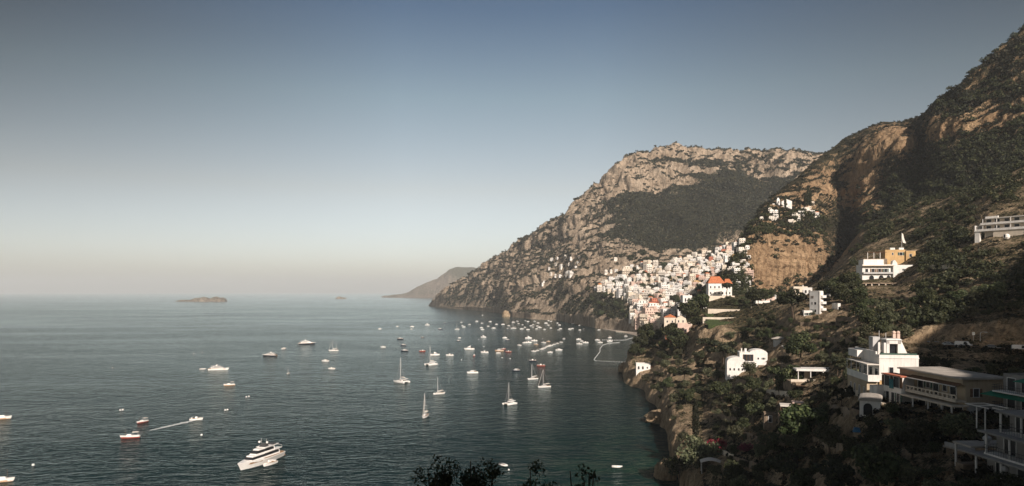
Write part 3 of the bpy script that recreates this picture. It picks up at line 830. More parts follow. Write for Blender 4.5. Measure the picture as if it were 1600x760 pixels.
def round_clumps(seed, R_, Hc, n, rr=(0.34, 0.55)):
    g = random.Random(seed); out = []
    for k in range(n):
        a = g.uniform(0, 6.283); d = R_*math.sqrt(g.random())*0.78; z = Hc+R_*0.62*g.uniform(-0.55, 1)*math.sqrt(max(0, 1-(d/R_)**2))
        out.append(((d*math.cos(a), d*math.sin(a), z), R_*g.uniform(*rr)))
    return out
PROTO = {}
def protos():
    for i in range(4):       # broad dark evergreen, crown radius about 3.6
        cl = round_clumps(40+i, 3.6, 4.2, 15)
        PROTO['oak', i] = tree_proto('evergreen_tree', (cl, 75, 0.30, L_oak, 50+i), (3.6, 0.26, [c for c, r in cl[:6]], 60+i))
    for i in range(3):       # grey-green olive
        cl = round_clumps(70+i, 2.9, 3.2, 11, (0.36, 0.55))
        PROTO['olive', i] = tree_proto('olive_tree', (cl, 80, 0.24, L_olive, 80+i), (2.4, 0.24, [c for c, r in cl[:6]], 90+i, 0.2))
    for i in range(3):       # loose pine: flat layered pads on a bare trunk
        g = random.Random(100+i); cl = []
        for k in range(13):
            a = g.uniform(0, 6.283); d = 3.4*math.sqrt(g.random()); z = 6.6+g.uniform(-1.6, 1.0)-0.25*d
            cl.append(((d*math.cos(a), d*math.sin(a), z), g.uniform(1.0, 1.7)))
        PROTO['pine', i] = tree_proto('pine_tree', (cl, 70, 0.28, L_pine, 110+i, 0.5, 0.5), (6.4, 0.24, [c for c, r in cl[:7]], 120+i))
    for i in range(2):       # cypress spindle
        g = random.Random(130+i); cl = []
        for k in range(16):
            z = 0.9+k*0.72; r = 0.95*math.sin(math.pi*min(1, (z+1.2)/14.2))**0.8+0.12
            cl.append(((g.uniform(-.12, .12), g.uniform(-.12, .12), z), r))
        PROTO['cypress', i] = tree_proto('cypress_tree', (cl, 130, 0.22, L_pine, 140+i, 1.1, 0.3), (10.5, 0.16, [], 150+i, 0.01))
    cl = round_clumps(160, 3.6, 3.7, 24, (0.26, 0.40))
    PROTO['lush', 0] = tree_proto('leafy_tree', (cl, 110, 0.30, L_lush, 161, 0.85, 0.5), (3.0, 0.25, [c for c, r in cl[:6]], 162))
    for i in range(2):
        cl = round_clumps(170+i, 2.0, 1.2, 9, (0.4, 0.6))
        PROTO['bush', i] = tree_proto('bush', (cl, 190, 0.14, L_oak if i else L_olive, 172+i), (1.2, 0.12, [c for c, r in cl[:4]], 174+i))
    cl = round_clumps(180, 2.0, 1.5, 10, (0.38, 0.55)); PROTO['boug', 0] = tree_proto('bougainvillea_bush', (cl, 150, 0.14, L_boug, 181), (1.4, 0.1, [c for c, r in cl[:4]], 182))
    cl = [((0.45*x, 0.25*y, 4.6+0.2*g), 1.15) for x, y, g in [(-5, 0, 0), (-3, 3, 1), (-3, -3, 1), (0, 4, 2), (0, -4, 2), (0, 0, 3), (3, 3, 1), (3, -3, 1), (5, 0, 0), (2, 0, 3), (-2, 0, 3)]]
    PROTO['umbrella', 0] = tree_proto('umbrella_pine', (cl, 85, 0.26, L_pine, 191, 0.6, 0.5), (4.4, 0.2, [c for c, r in cl[:6]], 192))
protos()
_used = set()
TREES = []
def plant(kind, i, loc, s, sz=1.0, label=None, cat='tree', group=None, rz=None):
    p = PROTO[kind, i]
    o = p if (kind, i) not in _used else copy_tree(p)
    _used.add((kind, i))
    o.location = loc; o.scale = (s, s, s*sz); o.rotation_euler = (0, 0, random.uniform(0, 6.283) if rz is None else rz)
    tag(o, label, cat, group)
    return o

# placing trees: hand-set ones first, then the wooded slopes
def on_near(px, Y):
    x = (px-800)/F*Y; z = T_near.ground(x, Y)
    return Vector((x, Y, z if z is not None else 0))
def at_near(px, py): return T_near.ray(px, py)
TREES = []
HAND = []      # (image x, image y, image radius) kept free of random trees
def hand_tree(kind, i, px, Y, hgt_px, base_h, label, cat='tree', sz=1.0, dz=0.0):
    """a tree as tall in the photo as hgt_px photo rows; base_h is the prototype's height in metres"""
    p = on_near(px, Y); p.z += dz
    s = hgt_px*Y/F/base_h
    o = plant(kind, i, p, s, sz, label, cat); a = pix(p); HAND.append((a[0], a[1]-hgt_px*0.5, hgt_px*0.45)); return o
hand_tree('cypress', 0, 1087, 222, 70, 12.4, 'tall slim dark cypress standing at the cliff edge above the water')
hand_tree('lush', 0, 1252, 146, 78, 7.6, 'broad bright green leafy tree lit by the sun below the small garden roofs', sz=0.95)
hand_tree('boug', 0, 1118, 199, 26, 3.4, 'bright magenta bougainvillea bush right of the tall cypress', 'bush', sz=1.2)
hand_tree('bush', 0, 1097, 196, 52, 3.2, 'big sunlit olive green bush below the tall cypress at the cliff edge', 'bush')
hand_tree('bush', 1, 1062, 205, 34, 3.2, 'pale green bush overhanging the water at the foot of the slope', 'bush')
hand_tree('boug', 0, 1166, 176, 20, 3.4, 'small dark bush with red blossoms beside the stone wall', 'bush')
hand_tree('umbrella', 0, 1136, 478, 24, 5.9, 'round umbrella pine standing in front of the red roofed villa')
hand_tree('oak', 0, 1250, 238, 44, 7.2, 'big dark feathery tree in front of the long white garden house')
hand_tree('olive', 0, 1172, 272, 24, 5.4, 'round grey green tree below the white terraced villa')
hand_tree('pine', 0, 1130, 330, 50, 8.6, 'tall dark pine behind the white terraced villa')
hand_tree('pine', 1, 1240, 305, 52, 8.6, 'tall dark pine left of the grey tower house')
for k, (px, Y, h) in enumerate([(1012, 462, 32), (1003, 456, 26), (1022, 455, 24), (1045, 440, 28), (1057, 420, 30), (1080, 440, 38), (1094, 440, 34), (1064, 405, 28), (992, 452, 22), (1034, 415, 20), (1086, 415, 24)]):
    TREES.append((hand_tree('oak', k % 4, px, Y, h, 7.2, None), 'dark evergreen tree'))

# ---------------------------------------------------------------- buildings
_wm = {}
def win_mesh(w, h, arch=False):
    k = (round(w, 2), round(h, 2), arch)
    if k in _wm: return _wm[k]
    t = 0.10; f = MB(); p = MB()
    if arch:
        n = 7; r = w/2
        poly = [(-r, 0), (r, 0)] + [(r*math.cos(math.pi*i/n), h-r+r*math.sin(math.pi*i/n)) for i in range(n+1)]
        p.prism([(x*0.92, z) for x, z in poly], -0.03, 0.05)
        for i in range(n):
            a0, a1 = math.pi*i/n, math.pi*(i+1)/n
            f.prism([(r*math.cos(a0), h-r+r*math.sin(a0)), ((r+t)*math.cos(a0), h-r+(r+t)*math.sin(a0)), ((r+t)*math.cos(a1), h-r+(r+t)*math.sin(a1)), (r*math.cos(a1), h-r+r*math.sin(a1))], -0.09, 0.05)
        f.box(-r-t, -r, -0.09, 0.05, 0, h-r); f.box(r, r+t, -0.09, 0.05, 0, h-r)
    else:
        p.box(-w/2, w/2, -0.03, 0.05, 0, h)
        f.box(-w/2-t, -w/2, -0.09, 0.05, 0, h); f.box(w/2, w/2+t, -0.09, 0.05, 0, h)
        f.box(-w/2-t, w/2+t, -0.09, 0.05, h, h+t); f.box(-w/2-t-.05, w/2+t+.05, -0.14, 0.05, -0.08, 0)
    _wm[k] = (f.mesh('window', M_frame), p.mesh('pane', M_glass)); return _wm[k]
_dm = {}
def far_win(w, h, arch=False):
    k = (w, h, arch)
    if k not in _dm:
        m = MB()
        if arch:
            r = w/2; m.prism([(-r, 0), (r, 0)] + [(r*math.cos(math.pi*i/6), h-r+r*math.sin(math.pi*i/6)) for i in range(7)], -0.06, 0.1)
        else: m.box(-w/2, w/2, -0.06, 0.1, 0, h)
        _dm[k] = m.mesh('window', M_glass)
    return _dm[k]

_sm = {}
def shutter_mesh(w, h, mat):
    k = (round(w, 2), round(h, 2), mat.name)
    if k not in _sm:
        m = MB().box(-w/4, w/4, -.06, -.02, 0, h)
        n = int(h/.14)
        for i in range(n): m.box(-w/4+.05, w/4-.05, -.085, -.06, .05+i*(h-.1)/n, .05+(i+.55)*(h-.1)/n)
        _sm[k] = m.mesh('shutter', mat)
    return _sm[k]
_wr = random.Random(99)
class B:
    """a building: an Empty at the foot of its front wall; x runs along the front, y into the slope"""
    def __init__(s, name, loc, rz, label, cat, group=None, clear=None):
        s.r = empty(name, loc, rz); tag(s.r, label, cat, group)
        if clear: HAND.append(clear)
    def part(s, name, mb, mat, label=None, parent=None):
        o = mb.build(name, mat, parent or s.r)
        if label: o['label'] = label
        return o
    def wall(s, mat, x0, x1, y0, y1, z0, z1, roof=None, par=0.5, label=None, name='wall'):
        m = MB().box(x0, x1, y0, y1, z0, z1)
        if par:
            t = 0.25
            m.box(x0, x1, y0, y0+t, z1, z1+par); m.box(x0, x1, y1-t, y1, z1, z1+par)
            m.box(x0, x0+t, y0+t, y1-t, z1, z1+par); m.box(x1-t, x1, y0+t, y1-t, z1, z1+par)
        w = s.part(name, m, mat, label)
        if roof: s.part('roof', MB().box(x0+.27, x1-.27, y0+.27, y1-.27, z1+.003, z1+.06), roof)
        return w
    def win(s, x, z, w=0.9, h=1.3, y=0.0, arch=False, name='window', side=0, far=False):
        """side 0: on the front; -1: on the left end wall (x is then the depth); 1: on the right end wall"""
        if far: o = link_obj(name, far_win(w, h, arch), s.r)
        else:
            fm, pm = win_mesh(w, h, arch); o = link_obj(name, fm, s.r); link_obj('pane', pm, o)
            if name == 'window' and not arch and .6 < w < 1.6 and s.r.location.y < 380 and _wr.random() < .6:
                sm = shutter_mesh(w, h, M_shut if _wr.random() < .5 else M_wood)
                for q in (-1, 1): link_obj('shutter', sm, o, (q*(w*.75+.11), 0, 0))
        if side == 0: o.location = (x, y, z)
        elif side == -1: o.location = (y, x, z); o.rotation_euler = (0, 0, R(-90))
        else: o.location = (y, x, z); o.rotation_euler = (0, 0, R(90))
        return o
    def wins(s, xs, zs, **k):
        for z in zs:
            for x in xs: s.win(x, z, **k)
    def rail(s, x0, x1, y0, y1, z, solid=None, h=1.0, posts=True):
        """balcony slab with a parapet or an iron railing round three sides"""
        b = s.part('balcony', MB().box(x0, x1, y0, y1, z-0.22, z), solid or M_white)
        m = MB()
        if solid:
            m.box(x0, x1, y0, y0+.15, z, z+h); m.box(x0, x0+.15, y0+.15, y1, z, z+h); m.box(x1-.15, x1, y0+.15, y1, z, z+h)
            s.part('parapet', m, solid, parent=b)
        else:
            for (a, c) in (((x0, y0), (x1, y0)), ((x0, y0), (x0, y1)), ((x1, y0), (x1, y1))):
                n = max(2, int(math.dist(a, c)/0.35))
                for zz in (0.5, h): m.tube([(a[0], a[1], z+zz), (c[0], c[1], z+zz)], 0.03, n=4)
                for i in range(n+1):
                    x = a[0]+(c[0]-a[0])*i/n; y = a[1]+(c[1]-a[1])*i/n; m.tube([(x, y, z), (x, y, z+h)], 0.02, n=4)
            s.part('railing', m, M_iron, parent=b)
        return b
    def column(s, x, y, z0, z1, r=0.16, mat=None): return s.part('column', MB().tube([(x, y, z0), (x, y, z1)], r, n=8), mat or M_white)
    def chimney(s, x, y, z, h=1.2, w=0.6, mat=None):
        m = MB().box(x-w/2, x+w/2, y-w/2, y+w/2, z, z+h); m.box(x-w/2-.1, x+w/2+.1, y-w/2-.1, y+w/2+.1, z+h, z+h+.15)
        return s.part('chimney', m, mat or M_white)
    def hip(s, x0, x1, y0, y1, z, h, over=0.4, mat=None):
        d = (y1-y0)/2+over
        return s.part('roof', MB().frustum(x0-over, x1+over, y0-over, y1+over, z, z+h, min(d, (x1-x0)/2)*0.55, d*0.96).box(x0-over-.05, x1+over+.05, y0-over-.05, y1+over+.05, z-.16, z-.003), mat or M_tile)

HOUSES = []       # (object, description) of the small town houses, labelled at the end
WHITE3 = [M_white, plain('warm white plaster', (0.78, 0.71, 0.62), 0.85, 0.07, 0.35, 0.3), plain('pale grey white plaster', (0.70, 0.67, 0.63), 0.85, 0.07, 0.35, 0.35)]
_hp = {}
def town_proto(shape, mi):
    k = (shape, mi)
    if k in _hp: return _hp[k]
    mat = (WHITE3+[M_cream, M_pink, M_terra, M_ochre])[mi]
    g = random.Random(shape*17+mi)
    b = B('town_house', (0, 0, 0), 0, None, None)
    W_, D, st = [(8, 7, 2), (10, 8, 3), (7, 7, 3), (12, 8, 2), (9, 8, 4), (14, 9, 3), (6, 6, 2)][shape]
    hgt = st*3.1
    x0, x1 = -W_/2, W_/2
    b.wall(mat, x0, x1, 0, D, -5, hgt, None, 0.6)
    n = max(2, int(W_/2.3))
    xs = [x0+W_*(i+.5)/n for i in range(n)]
    for f in range(st):
        for i, x in enumerate(xs):
            if g.random() < 0.86:
                big = f > 0 and g.random() < 0.35
                b.win(x+g.uniform(-.15, .15), f*3.1+(0.15 if big else 0.9), 1.0, 2.1 if big else 1.25, far=True, arch=(shape in (0, 3) and f == 0))
    for f in range(st): b.win(D*0.5, f*3.1+0.9, 0.9, 1.2, y=x0, side=-1, far=True)
    if shape in (1, 3, 5):       # set-back upper room and a terrace in front
        b.wall(mat, x0+W_*.12, x1-W_*.25, 3.0, D+3, hgt-1, hgt+2.9, None, 0.4, name='upper_room')
        b.wins([x0+W_*.3, x0+W_*.55], [hgt+.5], w=1.0, h=1.9, y=3.0, far=True)
    if shape in (1, 4, 5):       # balconies
        for f in range(1, st):
            b.part('balcony', MB().box(x0+.4, x1-.4, -1.3, 0.0, f*3.1-.15, f*3.1).box(x0+.4, x1-.4, -1.3, -1.18, f*3.1, f*3.1+.85), mat)
    if shape == 2: b.hip(x0, x1, 0, D, hgt+.62, 1.9, 0.35)
    elif shape == 6:
        n = 8; b.part('roof', MB().prism([(x0+.3, hgt)] + [((x0+.3)*math.cos(math.pi*i/n), hgt+1.6*math.sin(math.pi*i/n)) for i in range(n+1)] + [(x1-.3, hgt)], 0.3, D-.3), mat)
    else: b.part('roof', MB().box(x0+.27, x1-.27, .27, D-.27, hgt+.003, hgt+.06), M_screed)
    if shape in (0, 4): b.chimney(x1-1.5, D*.6, hgt, 1.6, .7, mat)
    b.used = False; b.W = W_; b.H = hgt
    _hp[k] = b; return b
COLN = ['white', 'ivory', 'off-white', 'cream', 'pink', 'terracotta', 'ochre']
SHN = ['low arched house', 'stepped balconied house', 'tall tiled house', 'wide stepped house', 'tall balconied house', 'long balconied building', 'small vaulted house']
def town_house(p, shape, mi, rz, sc=1.0):
    b = town_proto(shape, mi)
    o = b.r if not b.used else copy_tree(b.r)
    b.used = True
    o.location = p; o.rotation_euler = (0, 0, rz); o.scale = (sc, sc, sc)
    o['category'] = 'house'
    HOUSES.append((o, COLN[mi]+' '+SHN[shape])); a = pix(p); HAND.append((a[0], a[1]-3, 5)); return o

def fill_town():
    g = random.Random(77); pts = []
    xs = [a for a, b in TOWN]; ys = [b for a, b in TOWN]
    for k in range(60000):
        x, y = g.uniform(min(xs), max(xs)), g.uniform(min(ys), max(ys))
        if not inpoly(x, y, TOWN): continue
        if any(((x-a)/6.7)**2+((y-b)/4.3)**2 < 1 for a, b in pts): continue
        # gardens and trees left open in the town
        if any(((x-a)/r)**2+((y-b)/(r*.75))**2 < 1 for a, b, r in [(1037, 418, 8), (1003, 449, 6), (1075, 414, 6), (1060, 424, 7), (1090, 442, 7), (1093, 456, 9), (965, 447, 6), (1028, 466, 5), (1056, 473, 9), (1045, 484, 6), (1104, 432, 5)]): continue
        pts.append((x, y))
    pts = pts[:340]
    # the loose houses along the upper road to the left
    lone = [(862, 408), (872, 405), (884, 403), (893, 406), (906, 404), (868, 416), (878, 419), (890, 415), (900, 420), (860, 430), (868, 433), (876, 434), (886, 431), (850, 442), (893, 432), (848, 446), (947, 428), (955, 427), (962, 425), (962, 407), (942, 455), (936, 450), (858, 421), (903, 412)]
    for x, y in pts+lone:
        h = T_main.ray(x, y)
        if h is None: continue
        hotel = 985 < x < 1046 and y > 484
        mi = g.choices(range(7), [24, 27, 17, 17, 9, 3, 3])[0]
        sh = g.choices(range(7), [18, 20, 9, 16, 14, 9, 14])[0]
        if hotel: sh = g.choice([5, 5, 4, 3, 1]); mi = g.choice([0, 1, 3, 3, 4])
        if (x, y) in lone: sh = g.choice([0, 3, 3, 6, 1]); mi = g.choice([0, 0, 1])
        if abs(x-1026) < 9 and abs(y-477) < 6: mi = 5
        town_house(h+Vector((0, -1.5, 0.8 if (x, y) in lone else -0.5)), sh, mi, R(g.uniform(-48, 28)), (g.uniform(0.62, 1.0) if g.random() < .85 else g.uniform(1.05, 1.35))*(0.8 if (x, y) in lone else 1))
fill_town()

# --- stack of houses against the left side of the cliff
def cliff_stack():
    g = random.Random(5)
    rows = [(384, [(1160, 4, 1)]), (390, [(1152, 1, 0), (1168, 6, 2)]), (397, [(1142, 0, 1), (1161, 5, 1)]), (404, [(1135, 6, 0), (1149, 3, 6), (1169, 0, 0)]), (411, [(1141, 1, 0), (1158, 3, 1)]), (418, [(1132, 0, 3), (1150, 5, 0), (1167, 1, 2)]),
            (425, [(1143, 3, 1), (1160, 5, 3)]), (432, [(1152, 4, 0), (1169, 5, 4)]), (439, [(1146, 6, 0), (1161, 3, 1)]), (446, [(1150, 3, 2), (1167, 5, 0)]), (453, [(1155, 0, 0), (1170, 3, 3)]), (460, [(1149, 0, 1), (1164, 3, 0)])]
    for y, l in rows:
        for (x, sh, mi) in l:
            Y = 535-(460-y)*-0.62
            h = T_right.ray(x, y) or W(x, y, Y)
            if h.y > 620: h = W(x, y, Y)
            town_house(h+Vector((0, 0, -1)), sh, mi, R(g.uniform(-34, 12)), g.uniform(.42, .62))
cliff_stack()

# --- hamlet and terraced cemetery on top of the cliff
def hamlet():
    g = random.Random(9)
    for (x, y, sh, mi, sc) in [(1206, 334, 6, 0, .6), (1212, 341, 0, 0, .6), (1207, 346, 3, 1, .6), (1213, 334, 6, 0, .55), (1203, 330, 6, 1, .5), (1252, 336, 0, 0, .65), (1262, 334, 1, 1, .55), (1270, 336, 3, 0, .55), (1244, 341, 3, 1, .6), (1255, 330, 6, 1, .55), (1265, 328, 6, 3, .55), (1236, 349, 0, 1, .6), (1242, 351, 6, 3, .55), (1277, 339, 2, 0, .5), (1274, 343, 6, 1, .5), (1190, 344, 6, 1, .5), (1270, 320, 6, 3, .5), (1248, 346, 6, 0, .5)]:
        h = T_right.ray(x, y)
        if h is None or h.y > 900: continue
        town_house(h+Vector((0, 0, -.6)), sh, mi, R(g.uniform(-25, 5)), sc)
    h = T_right.ray(1233, 327) or W(1233, 327, 660)
    b = B('hill_church', h+Vector((-3, 0, -1)), R(-8), 'white church with plain flat front and slim bell tower on top of the cliff', 'church', clear=(1229, 322, 14))
    b.wall(M_white, -4, 5.5, 0, 12, -4, 8.2, None, .4); b.part('roof', MB().prism([(-4.1, 8.6), (.75, 10.6), (5.6, 8.6)], 0.2, 12), M_white)
    b.win(.75, 0, 1.6, 3.0, arch=True, name='door'); b.win(.75, 5.0, 1.2, 1.5)
    t = b.part('bell_tower', MB().box(-8.2, -5.4, 1, 4, -6, 10).frustum(-8.2, -5.4, 1, 4, 10.003, 12.4, .9, 1), M_white); b.win(-6.8, 7.2, .9, 1.8, y=1, arch=True)
    b.wall(M_white, -12, -9.4, 2, 5, -6, 6.5, None, .3, name='side_chapel')
hamlet()

# ---------------------------------------------------------------- the villas one by one
def bl(name, px, py, Y, rz, label, cat='villa', clear=None): return B(name, W(px, py, Y), R(rz), label, cat, clear=clear or (px, py-8, 16))

# red-roofed villa at the foot of the cliff
b = bl('tiled_villa', 1107, 462, 492, -6, 'large white villa with two orange tiled hip roofs at the foot of the cliff', clear=(1124, 448, 20))
b.wall(M_white, 0, 11.5, 0, 10, -6, 9.0, None, 0); b.hip(0, 11.5, 0, 10, 9.2, 5.0)
b.wall(M_white, 11.52, 17, .6, 9, -6, 8.6, None, 0, name='side_wing'); b.hip(11.9, 17, .6, 9, 8.75, 3.6)
b.wins([1.6, 4.6, 7.6, 10.2], [1.0, 5.4], w=.9, h=1.6); b.wins([13, 15.4], [1.0, 5.2], w=.9, h=1.5, y=.6); b.wins([3, 7], [1, 5.4], side=-1)
b.part('string_course', MB().box(-.05, 11.55, -.08, 0, 4.4, 4.65), M_cream)
b.part('terrace', MB().box(-2, 18, -3.2, -.01, -7, -.25), M_cream)
b = bl('garden_house', 1108, 476, 478, -4, 'pale rectangular house built below the red roofed villa', 'house', (1120, 470, 14))
b.wall(M_cream, 0, 11.5, 0, 6, -6, 5.6, M_screed); b.wins([2, 5.5, 9], [1.4], w=.9, h=1.4)
for k, (py, x0, x1) in enumerate([(485, 1106, 1156), (498, 1098, 1160)]):
    Y = 428-22*k
    m = MB(); p0, p1 = W(x0, py, Y), W(x1, py+1, Y-8); n = 9
    d = (p1-p0)/n
    m.loft([[p0+Vector((0, -.3, -3)), p0+Vector((0, .3, -3)), p0+Vector((0, .3, .9)), p0+Vector((0, -.3, .9))], [p1+Vector((0, -.3, -3)), p1+Vector((0, .3, -3)), p1+Vector((0, .3, .9)), p1+Vector((0, -.3, .9))]])
    tag(m.build('garden_wall', M_cream), ['pale balustrade wall along the upper green garden terrace', 'pale balustrade wall along the lower green garden terrace'][k], 'wall')
    HAND.append((1130, py+4, 16)); HAND.append((1112, py+4, 12)); HAND.append((1150, py+4, 12))
# garden terrace planting
m = MB(); rngg = random.Random(3)
for k in range(3):
    Y0 = 424-18*k; p0, p1 = W(1102, 491+6*k, Y0), W(1158, 492+6*k, Y0-6)
    c = [(p0.x, p0.y-6, p0.z-1.6), (p1.x, p1.y-6, p1.z-1.6), (p1.x, p1.y+4, p1.z+.2), (p0.x, p0.y+4, p0.z+.2)]
    m.add(c+[(x, y, z-2) for x, y, z in c], [(0, 1, 2, 3), (0, 4, 5, 1), (7, 6, 5, 4)])
tag(m.build('terrace_garden', M_garden), kind='structure')

# pink house with an orange roof on the promontory ridge
b = bl('gabled_house', 1056, 516, 436, -14, 'pale pink gabled house with a small orange tiled roof on the promontory ridge', 'house', (1061, 507, 16))
b.part('wall', MB().box(-7.5, 0, 2, 9, -6, 8.2), M_cream); b.part('roof', MB().prism([(-8, 8.2), (-3.7, 10.2), (.2, 8.2)], 1.7, 9.3), M_tile)
b.part('gable_wall', MB().prism([(0.02, -6), (6.5, -6), (6.5, 7.5), (3.2, 9.6), (0.02, 7.5)], 1, 9), M_cream)
b.wall(M_pink, 1.2, 9.5, -3.5, .98, -7, 4.2, M_screed); b.wall(M_cream, 6.52, 11.5, 1.5, 8, -6, 5.8, M_screed, name='side_wing')
b.wins([1.8, 4.6], [5.0], w=.8, h=1.4, y=1); b.wins([3, 6.4], [-.6], w=.9, h=1.7, y=-3.5, arch=True); b.wins([-5.5, -2.2], [1.2, 4.8], w=.8, h=1.3, y=2); b.win(9, 1.8, 1.4, 2.4, y=1.5)
for i, (px, py, Y, w, h, mat, lab, cat) in enumerate([
    (1040, 526, 438, 5, 3, M_terra, 'low dark red roofed shed below the pink gabled house', 'shed'),
    (1047, 524, 440, 5, 5, M_pink, 'small pinkish house with a round arch beside the pink gabled house', 'house'),
    (1059, 490, 462, 5.5, 6, M_white, 'small white cube house with one dark window above the pink gabled house', 'house'),
    (1083, 485, 458, 9, 4, M_white, 'low white house with a dark porch right of the small white cube house', 'house'),
    (1067, 475, 500, 7, 6, M_white, 'white house with a big doorway on the wooded ridge below the town', 'house'),
    (1010, 567, 447, 8.5, 3.6, M_cream, 'small sandy stone cottage on the promontory above the white cottage', 'cottage'),
    (1172, 492, 425, 7, 4.5, M_white, 'lowest white house of the group beside the green garden terraces', 'house'),
    (1181, 484, 440, 9, 5.5, M_white, 'white house with a wide porch right of the green garden terraces', 'house'),
    (1190, 476, 455, 9, 5, M_pink, 'pinkish white house topping the group right of the green garden terraces', 'house'),
    (1201, 473, 470, 5, 5, M_white, 'narrow white house at the right end of the group by the garden terraces', 'house'),
    (1216, 482, 420, 6, 5, M_white, 'white and pink house half hidden by trees left of the grey tower house', 'house'),
    (1217, 497, 385, 8, 4, M_cream, 'pale round fronted shed between trees below the half hidden white house', 'shed'),
    (1240, 461, 430, 9, 5, M_cream, 'low cream house on the ridge left of the grey tower house', 'house'),
    (1255, 461, 400, 5, 4, M_white, 'little white house just left of the grey tower house', 'house'),
    (1256, 495, 300, 5, 2.4, M_white, 'low white garden building at the foot of the grey tower house', 'outbuilding'),
    (1293, 461, 330, 6, 4, M_white, 'small white house among trees right of the grey tower house', 'house'),
    (1309, 487, 292, 1.2, 3.2, M_white, 'small white pump hut on the dry terrace', 'hut'),
    ]):
    b = bl(['hillside_house', 'shed', 'hillside_house'][1 if cat in ('shed', 'hut') else 0], px, py, Y, -10+(i*37 % 30)-15, lab, cat, (px+3, py-4, 9))
    b.wall(mat, 0, w, 0, 6, -4, h, M_terra if 'red roofed' in lab else M_screed, .4)
    if w > 2:
        b.wins([w*.28, w*.7], [h*.28], w=min(1.1, w*.2), h=h*.42, arch='arch' in lab or i % 3 == 0)
        if i % 2 == 0: b.chimney(w*.8, 3, h, 1.1)
        if 'porch' in lab:
            b.part('porch_roof', MB().box(.3, w-.3, -2.2, -.02, h*.72, h*.72+.18), M_cream)
            for x in (.5, w/2, w-.5): b.column(x, -2.0, -3, h*.72, .14)
    else: b.win(w/2, .2, .7, 1.9, name='door')

# white cottage and terrace right at the promontory tip
b = bl('sea_cottage', 994, 579, 424, -6, 'low white cottage with three openings on the tip of the rocky promontory', 'cottage', (1005, 576, 14))
b.wall(M_white, 0, 9, 0, 5, -4, 4.0, M_screed); b.wins([1.6, 4.2], [.7], w=1.1, h=2.0, arch=True); b.win(7, 1.2, .8, 1.1)
b.part('terrace_roof', MB().box(9.2, 17, -.5, 4, 2.2, 2.45), M_tile); b.wall(M_cream, 9.02, 17, 1.5, 4, -4, 2.1, None, 0, name='terrace_wall')
for x in (9.8, 12.4, 15, 16.8): b.column(x, -.2, -3, 2.2, .14)

# white terraced villa in the middle of the slope
b = bl('terraced_villa', 1136, 577, 285, -12, 'bright white rounded villa stepping down the wooded slope with a dark porch', clear=(1168, 563, 34))
n = 10
b.part('wall', MB().prism([(0, -6), (8.2, -6), (8.2, 4.0)] + [(4.1+4.1*math.cos(math.pi*i/n), 3.6+2.4*math.sin(math.pi*i/n)) for i in range(1, n)] + [(0, 3.6)], 0, 8), M_white)
b.wins([1.4, 3.2, 5.2, 6.8], [-.6], w=.7, h=1.2, arch=True)
b.wall(M_white, 6.2, 18.6, 5, 13, -6, 8.0, None, 0, name='upper_block')
b.part('roof', MB().prism([(10.8, 8.0)] + [(14.6+3.8*math.cos(math.pi*(1-i/n)), 8.0+1.5*math.sin(math.pi*(i/n))) for i in range(n+1)], 5.2, 12.8), M_white)
b.part('porch_opening', MB().box(7.8, 12.2, 4.9, 5.4, 3.4, 7.0), M_glass)
for x in (7.8, 9.3, 10.8, 12.2): b.column(x, 4.75, 3.4, 7.0, .1, M_wood)
b.wins([14.5, 16.8], [4.6], w=.7, h=.9, y=5); b.chimney(9.2, 8, 8, 1.6, .9); b.chimney(7.2, 6.5, 8, 1.8, .5)
b.wall(M_white, 8.3, 17.6, 1.5, 4.7, -7, 3.0, M_screed, .7, name='terrace'); b.part('retaining_wall', MB().box(14, 19.5, .5, 1.48, -8, 2.2), M_stone)

b.r.scale = (.92, .92, .86)
# grey tower-like house and the white house behind the bush
b = bl('turret_house', 1208, 553, 300, -22, 'small pale turret house with flat parasol roofs left of the big feathery tree', 'house', (1216, 542, 14))
b.part('wall', MB().tube([(2.6, 2.6, -5), (2.6, 2.6, 6.2)], 2.6, n=16), M_grey); b.wins([2.6], [3.2, .4], w=.8, h=1.2, y=-.02); b.part('roof', MB().frustum(-.8, 6, -.6, 5.8, 6.7, 7.6, 2.5, 2.4), M_screed)
b.column(2.6, 2.6, 6.2, 6.7, .3); b.wall(M_white, 0, 8, -2.4, -.3, -5, 1.6, M_screed, .4, name='lower_terrace')
b = bl('garden_villa', 1226, 556, 282, -10, 'long white garden house half hidden behind the big feathery tree', clear=(1250, 552, 18))
b.wall(M_white, 0, 13, 0, 6, -4, 3.4, M_screed); b.wall(M_white, 13.02, 17.5, -1, 5, -4, 4.2, M_screed, name='end_room'); b.win(15.2, .3, 1.2, 2.2, y=-1, arch=True); b.wins([2, 6, 10], [.6], w=1, h=1.7)
b.part('wall_stub', MB().box(19.6, 24, 0, .5, -4, 4), M_white); b.win(21.2, .5, 1.3, 2.4, arch=True, name='archway')

# flat-roofed pavilion with brown pergola
b = bl('terrace_pavilion', 1246, 594, 205, -9, 'white flat roofed pavilion open on all sides above a brown slatted pergola', 'pavilion', (1270, 588, 26))
b.part('roof', MB().box(-.6, 11.2, -1.2, 5, 2.9, 3.35).box(-.4, 11, -1, 4.8, 3.353, 3.5), M_white)
for x in (0, 3.6, 7.2, 10.8): b.column(x, -.9, 0, 2.9, .14); 
b.wall(M_cream, 0, 10.8, 3.2, 4.7, -2, 2.88, None, 0); b.wins([2, 5.4, 8.8], [.2], w=1.6, h=2.1, y=3.2)
b.part('terrace', MB().box(-3, 13.5, -4.5, 5, -3.4, 0), M_stone); b.part('parapet', MB().box(-3, 13.5, -4.5, -4.3, 0.003, .75), M_cream)
b.part('pergola', MB().box(-1.8, 8.5, -8, -4.52, -1.2, -1.0), M_wood); 
for x in (-1.5, 1.6, 4.8, 8.0): b.column(x, -7.8, -4, -1.2, .12, M_wood)
